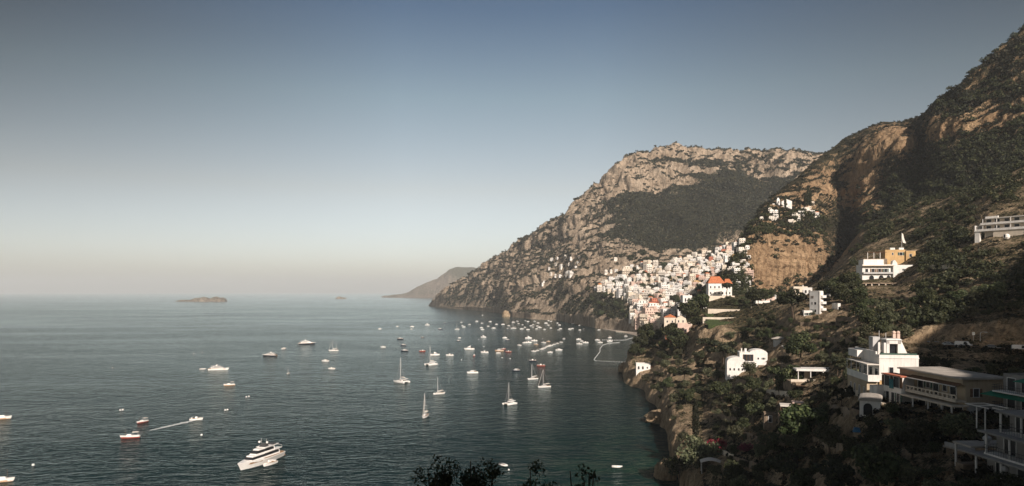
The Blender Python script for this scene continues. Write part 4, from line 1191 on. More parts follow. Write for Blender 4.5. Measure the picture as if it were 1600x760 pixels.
b.part('lower_wall', MB().box(-1.8, 8.5, -5.0, -4.52, -4.5, -1.22), M_stone)

# garden sheds with canvas roofs above the leafy tree
for (px, py, Y, w, d, mat, lab) in [(1219, 641, 172, 3.0, 4.5, M_canv, 'pale canvas sun roof on posts beside the small pool terrace'), (1238, 636, 176, 3.6, 3.6, M_pink, 'pinkish flat roof over the small pool terrace')]:
    b = bl('garden_shelter', px, py+8, Y, -18, lab, 'shelter', (px+6, py, 14))
    b.part('roof', MB().frustum(0, w, 0, d, 2.3, 2.5, .08, .08), mat)
    for x in (.15, w-.15):
        for y in (.15, d-.15): b.column(x, y, -2, 2.3, .07, M_wood)
    b.part('floor', MB().box(-.3, w+.3, -.5, d, -2.5, .05), M_stone)
b = bl('stone_hut', 1194, 660, 178, -15, 'little ochre stone hut with a flat roof among olive trees', 'hut', (1198, 652, 9)); b.wall(M_stone, 0, 3, 0, 3, -2, 2.2, M_soil, .2); b.win(1.5, .1, .8, 1.7, name='door')
b = bl('pool', 1243, 641, 168, -18, 'small pale blue pool edge below the pinkish flat roof', 'pool'); b.part('basin', MB().box(0, 3.2, 0, 1.8, -1, .15), M_cream); b.part('water', MB().box(.25, 2.95, .25, 1.55, .153, .17), M_teal)

# big white parasol roof at the bottom edge
p = on_near(1111, 186); b = B('sun_canopy', p+Vector((0, 0, .2)), R(-12), 'white curved sun canopy at the bottom edge of the slope', 'canopy', clear=(1111, 756, 16))
n = 10; b.part('cover', MB().loft([[(-2.9+5.8*i/n, y, 2.2+0.75*math.sin(math.pi*i/n)) for i in range(n+1)]+[(2.9-5.8*i/n, y, 2.1+0.70*math.sin(math.pi*i/n)) for i in range(n+1)] for y in (-1.7, 1.7)]), M_canv)
for x in (-2.6, 2.6):
    for y in (-1.5, 1.5): b.column(x, y, -1, 2.2, .07, M_alu)

# grey narrow tower house
b = bl('tower_house', 1265, 492, 300, -52, 'tall narrow grey house with white rounded balconies on its right side', 'house', (1277, 474, 17))
b.wall(M_grey, 0, 7.5, 0, 5, -5, 10.2, M_screed, .5); b.wins([2.0], [1.2, 4.6, 7.4], w=1.0, h=1.3); b.wins([4.6], [4.6, 1.2], w=1.8, h=1.3)
b.part('cornice', MB().box(-.25, 7.75, -.25, 5.25, 10.72, 10.95), M_white)
b.part('stair_wall', MB().box(7.52, 8.6, -.3, 4.5, -5, 10.8), M_white)
for z in (2.2, 5.2, 8.0): b.part('balcony', MB().slab([(8.62, .2), (10.2, .2), (11.3, 1.2), (11.6, 2.6), (11.3, 4), (8.62, 4.4)], z-.2, z+.9), M_white)
for x in (.6, 7): b.column(x, .4, -9, -5, .3, M_stone)
b.r.scale = (.58, .58, .98)

# villa with arcade, ochre house above it and arched terrace below
b = bl('arcaded_villa', 1349, 440, 352, -8, 'long white villa with three dark arches on the wooded right hillside', clear=(1392, 428, 46))
b.wall(M_white, 0, 17.5, 1.5, 10, -3, 8.6, M_screed, .3); b.wall(M_white, 14.8, 29, 0, 9, -3, 8.2, M_screed, .4, name='right_wing')
b.wall(M_white, 2.2, 12.5, 6, 13, 8.5, 11.4, M_screed, .5, name='roof_room'); b.part('stair_hood', MB().prism([(15.4, 8.6), (18, 8.6), (18, 9.6), (16.8, 11.4), (15.8, 10.8)], 3, 5.5), M_white)
for x in (4.6, 9.4, 13.0): b.win(x, .1, 2.5 if x < 12 else 1.7, 3.1, y=1.5, arch=True, name='arch')
b.rail(.2, 14.7, .2, 1.48, 4.2, M_grey, .7); b.part('loggia_roof', MB().box(-.5, 15.2, -.4, 1.48, 8.2, 8.5), M_cream)
b.wins([2.2, 5.4, 8.6, 11.6], [4.4], w=1.4, h=2.3, y=1.5); b.wins([20, 26.5], [5.6], w=.7, h=1.0); b.wins([22.5, 24.4], [4.4], w=.6, h=.8)
b.wins([16.4, 19.8, 27.5], [.6], w=1.2, h=1.9, arch=True)
b.part('terrace_roof', MB().box(18.2, 31, -3.2, -.02, 3.5, 3.7), M_wood)
for x in (18.5, 21.4, 24.4, 27.4, 30.6): b.column(x, -3, -2.5, 3.5, .2)
b.part('terrace', MB().box(-4, 31, -4.2, -.05, -5, -.2), M_stone)
b = bl('arched_terrace', 1332, 456, 338, -7, 'lower stone terrace with white arches and pillars under the arcaded villa', 'terrace', (1372, 450, 26))
b.part('deck', MB().box(3, 28, -1, 5, 4.0, 4.5), M_stone); b.part('back_wall', MB().box(3, 28, 3.5, 5, -3, 3.98), M_wood); b.part('plinth', MB().box(-1, 30, -1.4, -.9, -3, 1.0), M_cream)
for x in (-.5, 1.2, 3.4, 6.2, 9, 12.4, 15.6, 18.8, 22): b.column(x, -.6, .9, 3.98, .34, M_cream)
b = bl('ochre_house', 1374, 404, 368, -10, 'ochre house with flat roofs and a square dark window above the arcaded villa', 'house', (1398, 397, 24))
b.wall(M_ochre, 3, 13.2, 0, 8, -4, 4.4, M_screed, .3); b.wall(M_ochre, 13.22, 18, -1, 7, -5, 3.6, M_screed, .3, name='right_room'); b.win(11, 1.6, 1.5, 1.6); b.win(6.8, 1.8, .7, 1.2); b.win(15.5, .6, 1.2, 1.6, y=-1)
b.part('terrace_roof', MB().box(-7, 3, -2, 4, 3.2, 3.45), M_wood); b.part('terrace', MB().box(-9, 2.98, -3, 4, -4, -.3), M_stone)
for x in (-6.6, -3.4, -.2): b.column(x, -1.7, -.3, 3.2, .16)
for x in (7.5, 12): b.part('water_tank', MB().box(x-1.2, x+1.2, 2, 4, 4.8, 5.9), M_white)
b = bl('flag', 1409, 385, 372, -15, 'tall slanted white flag on a pole above the ochre house', 'flag'); b.part('pole', MB().tube([(0, 0, -3), (0, 0, 7.5)], .08), M_alu)
b.part('cloth', MB().loft([[(.1, -.05, 7.2), (.1, .05, 7.2), (.7, .25, 6.9), (.7, .15, 6.9)], [(.1, -.05, 4.6), (.1, .05, 4.6), (1.3, .3, 4.0), (1.3, .2, 4.0)], [(.6, -.05, 1.9), (.6, .05, 1.9), (2.2, .2, 1.6), (2.2, .1, 1.6)]]), M_sailc)
# stone walls and bare terraces running right of the villas
for (x0, x1, y0, y1, Ya, Yb, lab) in [(1414, 1476, 394, 391, 376, 372, 'long pale stone wall on the hillside right of the ochre house'), (1484, 1520, 388, 392, 352, 345, 'broken pale stone wall below the modern white villa'), (1396, 1424, 494, 498, 246, 238, 'short curved white wall above the parked cars'), (1560, 1604, 459, 461, 232, 226, 'low stone terrace wall under the vines at the right edge'), (1306, 1358, 500, 498, 268, 262, 'dry stone terrace wall on the bare slope above the white balcony house'), (1240, 1300, 553, 566, 262, 240, 'dry stone wall holding the bare terrace right of the long white garden house')]:
    m = MB(); n = 10
    pts = [W(x0+(x1-x0)*i/n, y0+(y1-y0)*i/n+math.sin(i*1.9)*.5, Ya+(Yb-Ya)*i/n) for i in range(n+1)]
    m.loft([[p+Vector((-.1, -.4, -4)), p+Vector((.1, .4, -4)), p+Vector((.1, .4, .8)), p+Vector((-.1, -.4, .8+.15*(i % 2)))] for i, p in enumerate(pts)])
    tag(m.build('stone_wall', M_white if 'white' in lab[:20] else M_stone), lab, 'wall'); HAND.append(((x0+x1)/2, (y0+y1)/2+2, 10))

TERR = []
gt = random.Random(21)
for (x0, x1, y0, dy, hgt) in [(1096, 1140, 612, 6, 1.3), (1150, 1196, 598, 5, 1.4), (1180, 1232, 612, 8, 1.4), (1106, 1150, 650, 8, 1.2), (1128, 1176, 676, 9, 1.3), (1180, 1226, 690, 10, 1.3), (1112, 1146, 704, 14, 1.4), (1140, 1186, 722, 14, 1.6), (1120, 1165, 738, 12, 1.4), (1290, 1340, 612, 8, 1.2), (1296, 1345, 640, 12, 1.2), (1270, 1316, 690, 16, 1.1), (1230, 1290, 524, 5, 1.4), (1290, 1350, 533, 4, 1.5), (1244, 1300, 508, 3, 1.4), (1316, 1372, 483, 2, 1.6), (1376, 1420, 470, 2, 1.8), (1216, 1262, 573, 6, 1.3), (1040, 1066, 552, 4, 1.5), (1030, 1062, 566, 4, 1.4), (1000, 1034, 586, 3, 1.2), (1460, 1520, 448, 1, 1.6), (1500, 1570, 430, 1, 1.6), (1440, 1500, 420, 0, 1.8)]:
    m = MB(); ring = []; n = 9
    for i in range(n+1):
        p = T_near.ray(x0+(x1-x0)*i/n, y0+dy*i/n+gt.uniform(-.7, .7))
        if p is not None and (not ring or (p-ring[-1]).length < 14): ring.append(p)
    if len(ring) < 5: continue
    m.loft([[p+Vector((-.05, -.3, -2.5)), p+Vector((.05, .3, -2.5)), p+Vector((.05, .3, hgt+gt.uniform(-.2, .2))), p+Vector((-.05, -.3, hgt+gt.uniform(-.2, .2)))] for p in ring])
    o = m.build('terrace_wall', M_stone if gt.random() < .7 else M_cream); mid = ring[len(ring)//2]; o['category'] = 'wall'; TERR.append((o, 'low stone terrace wall', mid))

# modern white villa high on the right
b = bl('modern_villa', 1526, 371, 314, -58, 'modern white villa with long open balconies high on the right hillside', clear=(1562, 358, 40))
b.wall(M_cream, 3, 30, 2.2, 10, -4, 8.4, M_screed, 0); b.part('floor_slab', MB().box(-1, 34, -.6, 10, 2.6, 3.0), M_white); b.part('floor_slab', MB().box(1.5, 36, -.4, 10, 5.6, 5.95), M_white); b.part('roof_slab', MB().box(4, 33, -.2, 10.4, 8.45, 8.75), M_white)
b.part('balcony_wall', MB().box(0, 33, -.58, -.4, 3.003, 3.7), M_white); b.part('balcony_wall', MB().box(2, 35, -.38, -.2, 5.953, 6.6), M_white)
b.part('end_wall', MB().box(-.9, -.4, -.5, 9, 3.003, 5.58), M_white); b.part('plinth_wall', MB().box(8, 33, -.2, 1.5, -4, 2.58), M_cream); b.part('end_pier', MB().box(-.8, 1.6, -.3, 1.5, -4, 2.58), M_white)
b.wins([5, 9, 13.5, 18, 23, 27], [3.1, 6.1], w=2.2, h=2.1, y=2.2)
for x in (3, 9.6, 16, 22.5, 29): b.column(x, -.1, 3.0, 8.4, .15)
b.part('roof_room', MB().box(24, 29, 3, 8, 8.76, 10.2), M_white); b.part('planter', MB().box(4, 10, .4, 1.2, 8.76, 9.6), M_white)
b.r.scale = (.86, .86, .98)
b = bl('garden_hut', 1573, 372, 292, -70, 'tiny white rounded hut just below the modern white villa', 'hut'); b.part('wall', MB().ball((0, 0, .6), 1.3), M_white); b.win(0, .1, .7, 1.3, y=-1.25, name='door')

# white house with the balcony, in the sun
b = B('balcony_house', W(1370, 592, 130)+Vector((0, 0, -.3)), R(-9), 'bright white house with a canopied sea balcony and rooftop arch beside the ochre apartment house', 'house', clear=(1392, 570, 62))
zr = 5.4
b.wall(M_white, .5, 8.4, 0, 11, 0, zr, M_screed, .12); b.part('cornice', MB().box(.4, 8.5, -.1, 11.1, zr-.62, zr-.45), M_white)
b.wall(M_ochre, .6, 3.2, .12, 10, -5, -.003, None, 0, name='lower_wall'); b.wall(M_beige, -1.8, .58, .6, 13, -6, -.3, None, 0, name='basement')
b.wins([2.9], [1.6], w=.85, h=1.25); b.wins([5.6, 6.4], [1.7], w=.26, h=1.0)
for y in (2, 5, 8, 10.5): b.win(y, -4.4, .6, 2.6, y=-1.82, side=-1)
bal = b.part('balcony', MB().box(-1.9, .48, -.3, 13, -.3, .02), M_white); b.part('parapet', MB().box(-1.9, -1.75, -.3, 13, .023, 1.15).box(-1.75, .48, -.3, -.15, .023, 1.15), M_white, parent=bal)
b.part('canopy', MB().box(-2.1, .46, -.35, 13, 3.3, 3.48), M_canv)
for y in (-.2, 3.2, 6.6, 10, 12.8): b.column(-1.95, y, 1.15, 3.3, .09)
for y in (1.5, 4.8, 8.2, 11): b.win(y, .1, 1.6, 2.3, y=.5, side=-1, name='glass_door')
b.part('upper_wall', MB().box(.5, .8, 2, 15, zr+.125, zr+.7), M_white); b.part('planter', MB().box(.85, 8.2, .3, .8, zr+.125, zr+.45), M_shut)
rp = b.part('rooftop_arch', MB().box(3.1, 3.7, 3, 6, zr+.065, zr+3.1).box(5.4, 6.1, 3, 6, zr+.065, zr+3.1).box(3.1, 6.1, 3, 6, zr+2.3, zr+3.11).frustum(2.9, 6.3, 2.8, 6.2, zr+3.115, zr+3.4, .3, .3), M_white)
b.part('arch_opening', MB().box(3.72, 5.38, 3.6, 4.2, zr+.07, zr+2.28), M_glass)
b.part('water_tank', MB().box(1.5, 3.0, 6.5, 9, zr+.07, zr+3.6), M_grey)
for x, h in ((1.0, 2.7), (2.2, 2.6)): b.part('chimney', MB().box(x, x+.42, 2, 2.5, zr+.07, zr+h), M_white)
b.part('stair_flank', MB().prism([(6.12, zr+.07), (7.5, zr+.07), (6.3, zr+2.9), (6.12, zr+2.9)], 3.4, 3.9), M_white)
for x in (6.3, 7.2): b.part('chimney_stack', MB().box(x, x+.6, 8, 8.6, zr-1, zr+4.2).ball((x+.3, 8.3, zr+4.5), .42), M_pink)
for x, h in ((3.0, 5.0), (4.4, 4.5)): b.part('aerial', MB().tube([(x, 7, zr), (x, 7, zr+h)], .05), M_alu).name = 'aerial'
b.r.scale = (.9, .9, .9)
b.part('rooftop_wall', MB().box(-1.0, .48, 9, 15, zr-1.3, zr+.35), M_white)

# ochre apartment house in the shade of the hillside
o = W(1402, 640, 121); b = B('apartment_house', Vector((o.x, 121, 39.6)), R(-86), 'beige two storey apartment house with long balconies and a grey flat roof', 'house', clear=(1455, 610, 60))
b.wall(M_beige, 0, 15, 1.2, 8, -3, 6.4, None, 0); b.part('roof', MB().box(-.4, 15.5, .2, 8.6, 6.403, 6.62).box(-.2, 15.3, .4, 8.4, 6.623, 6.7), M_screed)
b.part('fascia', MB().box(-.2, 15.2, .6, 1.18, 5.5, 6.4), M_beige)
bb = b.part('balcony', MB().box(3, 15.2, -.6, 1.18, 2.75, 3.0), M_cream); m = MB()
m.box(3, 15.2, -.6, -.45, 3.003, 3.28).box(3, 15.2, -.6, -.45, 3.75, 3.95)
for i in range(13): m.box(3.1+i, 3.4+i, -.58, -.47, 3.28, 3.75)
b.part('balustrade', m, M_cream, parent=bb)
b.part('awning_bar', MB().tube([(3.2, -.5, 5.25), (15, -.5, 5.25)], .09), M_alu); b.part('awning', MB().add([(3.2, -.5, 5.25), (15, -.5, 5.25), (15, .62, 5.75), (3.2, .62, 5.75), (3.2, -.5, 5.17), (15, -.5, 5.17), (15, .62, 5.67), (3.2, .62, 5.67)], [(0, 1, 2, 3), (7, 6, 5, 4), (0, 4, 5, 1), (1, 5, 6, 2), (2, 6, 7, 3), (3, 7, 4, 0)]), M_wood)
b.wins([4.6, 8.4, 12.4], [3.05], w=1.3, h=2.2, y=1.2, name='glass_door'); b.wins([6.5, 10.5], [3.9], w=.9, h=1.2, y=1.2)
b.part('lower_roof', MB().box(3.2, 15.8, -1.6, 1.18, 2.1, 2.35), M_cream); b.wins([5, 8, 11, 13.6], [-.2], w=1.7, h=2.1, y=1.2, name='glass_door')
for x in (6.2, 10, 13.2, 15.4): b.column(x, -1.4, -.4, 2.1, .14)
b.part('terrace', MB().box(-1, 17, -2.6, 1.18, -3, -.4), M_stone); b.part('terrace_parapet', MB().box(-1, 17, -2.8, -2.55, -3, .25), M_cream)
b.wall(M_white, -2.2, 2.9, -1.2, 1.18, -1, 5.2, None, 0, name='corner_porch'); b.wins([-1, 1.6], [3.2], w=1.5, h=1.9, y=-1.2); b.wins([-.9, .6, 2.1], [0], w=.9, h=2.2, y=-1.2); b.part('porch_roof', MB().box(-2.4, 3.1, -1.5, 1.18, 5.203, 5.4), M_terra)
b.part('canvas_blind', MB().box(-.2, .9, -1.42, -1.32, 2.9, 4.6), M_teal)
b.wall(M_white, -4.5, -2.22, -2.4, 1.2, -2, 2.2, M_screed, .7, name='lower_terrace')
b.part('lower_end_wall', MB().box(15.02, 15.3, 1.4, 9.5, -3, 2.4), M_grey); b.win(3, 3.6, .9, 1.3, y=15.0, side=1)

# little white pavilion with one arch below it
b = bl('arch_pavilion', 1343, 648, 117, -30, 'small white pavilion with one dark arch and a low curved roof in the shade', 'pavilion', (1362, 636, 24))
n = 8; b.part('wall', MB().box(0, 3.2, 0, 6.5, -3, 2.5), M_white); b.part('roof', MB().prism([(-.25, 2.503)] + [(1.6-1.85*math.cos(math.pi*i/n), 2.6+.45*math.sin(math.pi*i/n)) for i in range(n+1)] + [(3.45, 2.503)], -.3, 6.8), M_screed)
b.win(1.3, 0, 1.5, 2.1, arch=True, name='archway'); b.wins([2, 4.5], [.6], w=.9, h=1.2, y=3.2, side=1)
b = bl('garden_tarp', 1333, 670, 112, -20, 'crumpled bright blue tarpaulin lying in the dark garden', 'tarpaulin'); b.part('sheet', MB().frustum(0, 1.2, 0, .9, -.6, .12, .2, .15), plain('blue tarpaulin', (.02, .12, .24), .6))

# stepped terraces at the bottom right corner
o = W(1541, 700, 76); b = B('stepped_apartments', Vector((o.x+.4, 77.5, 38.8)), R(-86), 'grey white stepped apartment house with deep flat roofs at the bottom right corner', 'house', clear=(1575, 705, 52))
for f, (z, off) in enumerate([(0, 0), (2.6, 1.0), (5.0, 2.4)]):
    b.wall(M_shade, off*.2, 16, off+.8, 12, z-(6 if f == 0 else .2), z+2.2, None, 0, name='wall')
    b.part('roof_slab', MB().box(-1.2+off*.6, 16.4, off-.9, 12.4, z+2.203, z+2.42), M_shade)
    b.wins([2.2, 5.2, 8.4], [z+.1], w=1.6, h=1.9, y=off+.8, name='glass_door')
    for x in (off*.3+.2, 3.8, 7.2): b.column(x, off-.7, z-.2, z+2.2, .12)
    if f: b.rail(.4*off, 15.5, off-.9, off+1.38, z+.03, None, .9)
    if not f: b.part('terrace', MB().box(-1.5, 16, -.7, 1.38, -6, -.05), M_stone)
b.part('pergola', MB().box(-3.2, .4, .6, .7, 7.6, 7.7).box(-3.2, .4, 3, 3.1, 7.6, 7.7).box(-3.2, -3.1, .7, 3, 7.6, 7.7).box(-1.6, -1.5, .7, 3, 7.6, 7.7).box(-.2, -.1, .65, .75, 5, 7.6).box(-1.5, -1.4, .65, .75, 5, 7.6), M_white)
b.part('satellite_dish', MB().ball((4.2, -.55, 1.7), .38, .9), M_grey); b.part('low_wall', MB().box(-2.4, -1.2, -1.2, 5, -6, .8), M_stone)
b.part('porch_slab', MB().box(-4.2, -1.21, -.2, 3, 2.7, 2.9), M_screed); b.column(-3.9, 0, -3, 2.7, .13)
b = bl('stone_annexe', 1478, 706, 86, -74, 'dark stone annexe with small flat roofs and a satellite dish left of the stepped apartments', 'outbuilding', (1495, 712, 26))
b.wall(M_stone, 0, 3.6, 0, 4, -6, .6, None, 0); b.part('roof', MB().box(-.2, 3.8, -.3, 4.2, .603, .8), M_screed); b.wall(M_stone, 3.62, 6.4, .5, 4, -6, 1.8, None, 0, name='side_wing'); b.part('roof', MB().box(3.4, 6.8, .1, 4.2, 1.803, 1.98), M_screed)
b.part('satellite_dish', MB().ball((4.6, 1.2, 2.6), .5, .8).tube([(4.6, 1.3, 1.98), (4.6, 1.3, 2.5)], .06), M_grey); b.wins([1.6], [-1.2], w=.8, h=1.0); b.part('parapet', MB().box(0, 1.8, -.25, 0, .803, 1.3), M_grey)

# house with green awnings at the right edge
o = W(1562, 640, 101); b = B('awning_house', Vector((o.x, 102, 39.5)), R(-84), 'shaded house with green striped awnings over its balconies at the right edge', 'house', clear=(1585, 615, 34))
b.wall(M_shade, 0, 12, 1.4, 9, -3, 7.6, M_screed, .4)
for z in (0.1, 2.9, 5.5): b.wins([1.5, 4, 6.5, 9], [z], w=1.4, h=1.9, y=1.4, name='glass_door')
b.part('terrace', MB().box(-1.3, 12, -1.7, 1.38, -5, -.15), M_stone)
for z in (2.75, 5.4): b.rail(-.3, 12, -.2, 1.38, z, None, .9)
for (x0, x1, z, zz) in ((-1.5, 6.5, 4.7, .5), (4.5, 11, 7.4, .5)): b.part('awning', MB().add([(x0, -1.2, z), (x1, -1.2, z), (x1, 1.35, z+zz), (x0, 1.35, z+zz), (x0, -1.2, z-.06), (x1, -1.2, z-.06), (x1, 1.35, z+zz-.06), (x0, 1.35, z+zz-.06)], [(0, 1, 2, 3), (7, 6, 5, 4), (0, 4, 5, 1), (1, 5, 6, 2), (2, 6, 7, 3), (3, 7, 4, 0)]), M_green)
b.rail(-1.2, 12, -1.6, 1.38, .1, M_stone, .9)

# ---------------------------------------------------------------- coast road, its wall, the cars
road = [(1422, 537, 212), (1440, 539.5, 204), (1470, 541.5, 197), (1500, 543, 192), (1550, 547, 187), (1600, 550, 183), (1680, 553, 180), (1800, 558, 174)]
pts = [W(*r) for r in road]; rs = MB(); rw = MB(); pa = MB(); ln = MB()
def strip(m, y0, y1, z0, z1):
    m.loft([[p+Vector((0, y0, z0)), p+Vector((0, y1, z0)), p+Vector((0, y1, z1)), p+Vector((0, y0, z1))] for p in pts])
strip(rs, -3.0, 4.5, -.5, 0); tag(rs.build('coast_road', M_asph), kind='structure')
strip(ln, -2.45, -2.3, -.02, .004); tag(ln.build('road_marking', M_frame), kind='structure')
strip(rw, -3.7, -3.02, -7.5, .02); strip(rw, -3.7, -3.3, .02, .85)
tag(rw.build('retaining_wall', M_stone), 'long dark stone retaining wall with parapet carrying the coast road', 'wall'); HAND.append((1470, 545, 18)); HAND.append((1510, 547, 22)); HAND.append((1550, 550, 22)); HAND.append((1590, 553, 22)); HAND.append((1440, 541, 14))
strip(pa, 4.52, 5.2, -1, 2.6); tag(pa.build('roadside_wall', M_stone), 'rough stone wall on the uphill side of the coast road behind the cars', 'wall')

def car(loc, rz, body, label, van=False):
    r = empty('parked_van' if van else 'parked_car', loc, rz); tag(r, label, 'van' if van else 'car', 'vehicles parked along the coast road')
    L, Hh = (4.6, 1.85) if van else (4.1, 1.45)
    if van: prof = [(-L/2, .35), (L/2, .35), (L/2, .8), (L/2-.5, .95), (L/2-1.25, 1.75), (L/2-1.5, Hh), (-L/2+.2, Hh), (-L/2, 1.6)]
    else: prof = [(-L/2, .32), (L/2, .32), (L/2, .68), (L/2-.25, .8), (L/2-1.05, .9), (L/2-1.75, 1.4), (-L/2+1.0, Hh), (-L/2+.15, 1.0), (-L/2, .85)]
    def sec(y, s): return [(x, y, .32+(z-.32)*1.0) if z < 1.0 else (x*0.98, y*s, z) for x, z in prof]
    m = MB(); m.loft([sec(-.84, .86), sec(0, 1), sec(.84, .86)]); m.build('body', body, r, smooth=False)
    g = MB(); zt = Hh-.12; zb = 1.0
    for sy in (-1, 1):
        y = .85*sy
        g.add([(-L/2+(.5 if not van else 2.2), y*.99, zb), (L/2-1.3, y*.99, zb), (L/2-1.75, y*.875, zt), (-L/2+(1.0 if not van else 2.3), y*.875, zt), (-L/2+(.5 if not van else 2.2), y*.9, zb), (L/2-1.3, y*.9, zb), (L/2-1.75, y*.8, zt), (-L/2+(1.0 if not van else 2.3), y*.8, zt)], [(0, 1, 2, 3), (7, 6, 5, 4), (0, 4, 5, 1), (1, 5, 6, 2), (2, 6, 7, 3), (3, 7, 4, 0)])
    g.build('side_windows', M_glass, r)
    x0 = L/2-(.62 if van else 1.1); x1 = L/2-(1.25 if van else 1.72); z0 = 1.05 if van else .95; z1 = 1.7 if van else 1.36
    MB().add([(x0, -.7, z0), (x0, .7, z0), (x1, .62, z1), (x1, -.62, z1), (x0+.03, -.7, z0+.02), (x0+.03, .7, z0+.02), (x1+.03, .62, z1+.03), (x1+.03, -.62, z1+.03)], [(4, 5, 6, 7), (3, 2, 1, 0), (0, 1, 5, 4), (1, 2, 6, 5), (2, 3, 7, 6), (3, 0, 4, 7)]).build('windscreen', M_glass, r)
    for x in (-L/2+.8, L/2-.85):
        for y in (-.84, .84):
            w = MB().tube([(0, -.1, 0), (0, .1, 0)], .32, n=12).build('wheel', M_tyre, r, (x, y, .32)); MB().tube([(0, -.112, 0), (0, .112, 0)], .18, n=8).build('rim', M_alu, w)
    for y in (-.6, .6): MB().box(L/2-.02, L/2+.03, y-.16, y+.16, .62, .76).build('headlight', M_frame, r)
    return r
def on_road(px):
    f = np.interp(px, [r[0] for r in road], range(len(road))); i = min(int(f), len(road)-2); return pts[i].lerp(pts[i+1], f-i), math.atan2((pts[i+1]-pts[i]).y, (pts[i+1]-pts[i]).x)
for px, dy, body, van, rev, lab in [(1433, -1.2, M_carw, 0, 0, 'white car farthest left in the row on the coast road'), (1441, .9, M_cars, 0, 0, 'silver car partly behind the leftmost white car on the coast road'), (1450, -1.2, M_carw, 0, 0, 'second white car from the left on the coast road'), (1464, -1.2, M_cars, 0, 0, 'silver car in the middle of the row on the coast road'), (1481, -1.0, M_carw, 0, 0, 'white car just left of the white van on the coast road'), (1503, -1.0, M_carw, 1, 0, 'white panel van parked on the coast road'), (1549, -.6, M_cars, 0, 0, 'pale silver car standing alone right of the white van'), (1594, -.6, M_carw, 1, 0, 'white van cut by the right edge of the picture')]:
    p, a = on_road(px); car(p+Vector((0, dy, .02)), a, body, lab, van)
def post_sign(px, lab, plate):
    p, a = on_road(px); r = empty('road_sign' if plate else 'street_lamp', p+Vector((0, 3.9, 0))); tag(r, lab, 'road sign' if plate else 'street lamp')
    MB().tube([(0, 0, 0), (0, 0, 4.6)], .06).build('pole', M_alu, r)
    if plate: MB().box(-.4, .4, -.1, -.04, 3.7, 4.6).build('plate', M_frame, r)
    else: MB().tube([(0, 0, 4.5), (.4, -.3, 4.8), (1.0, -.8, 4.8)], .05).build('arm', M_alu, r); MB().frustum(.8, 1.4, -1.0, -.6, 4.65, 4.82, .08, .08).build('lamp_head', M_grey, r)
post_sign(1536, 'white square sign on a pole beside the coast road', True); post_sign(1547, 'street lamp on a thin pole behind the pale silver car', False)

# beach and its low promenade wall
bp = [sea(945, 514.5), sea(962, 517.5), sea(980, 520.5), sea(1000, 525), sea(1030, 528)]
m = MB(); m.loft([[p+Vector((-6, -4, -1)), p+Vector((30, 55, -1)), p+Vector((30, 55, 4)), p+Vector((-3, 3, .5))] for p in bp]); tag(m.build('beach', M_sand), kind='structure')
m = MB(); m.loft([[p+Vector((14, 30, -1)), p+Vector((16, 32, -1)), p+Vector((16, 32, 8)), p+Vector((14, 30, 8))] for p in bp]); tag(m.build('promenade_wall', M_stone), 'stone promenade wall behind the beach below the town', 'wall')
m = MB(); q0, q1 = sea(962, 519), sea(1000, 521.5); m.loft([[q+Vector((0, -3, -1)), q+Vector((0, 3, -1)), q+Vector((0, 3, 1.4)), q+Vector((0, -3, 1.4))] for q in (q0, q1)]); tag(m.build('stone_quay', M_cream), 'pale stone quay at the end of the town beach', 'quay')
# rocks in the water at the foot of the promontory
def rock(px, py, Y, sx, sy, sz, seed, lab):
    bm = bmesh.new(); bmesh.ops.create_icosphere(bm, subdivisions=4, radius=1)
    V = np.array([v.co[:] for v in bm.verts]); d = 1+.32*ridged(V*1.3+seed, 4)+.1*fbm(V*5+seed, 3)
    for v, k in zip(bm.verts, d): v.co = Vector((v.co.x*k*sx, v.co.y*k*sy, v.co.z*k*sz))
    me = bpy.data.meshes.new('rock'); bm.to_mesh(me); bm.free(); me.materials.append(M_near); me.update()
    a = me.attributes.new('rock', 'FLOAT', 'POINT'); a.data.foreach_set('value', [1.0]*len(me.vertices))
    o = link_obj('sea_rock', me, None, W(px, py, Y)); o.rotation_euler = (0, 0, seed); tag(o, lab, 'rock'); return o
rock(976, 578, 500, 5, 4, 5, 1.1, 'pale rock standing in the water at the tip of the promontory')
rock(1040, 742, 214, 3.2, 2.6, 4.2, 2.3, 'pale upright boulder in the dark water at the bottom of the cliff')
rock(1033, 652, 308, 7.5, 5, 3.0, 3.7, 'overhanging pale rock ledge above the dark water')
rock(1056, 662, 272, 3, 2.5, 3.4, 4.2, 'sunlit rock knob at the top of the sea cliff left of the cypress')
rock(791, 494.5, 1600, 9, 7, 12, 5.5, 'pointed pale sea stack off the far shore of the bay')

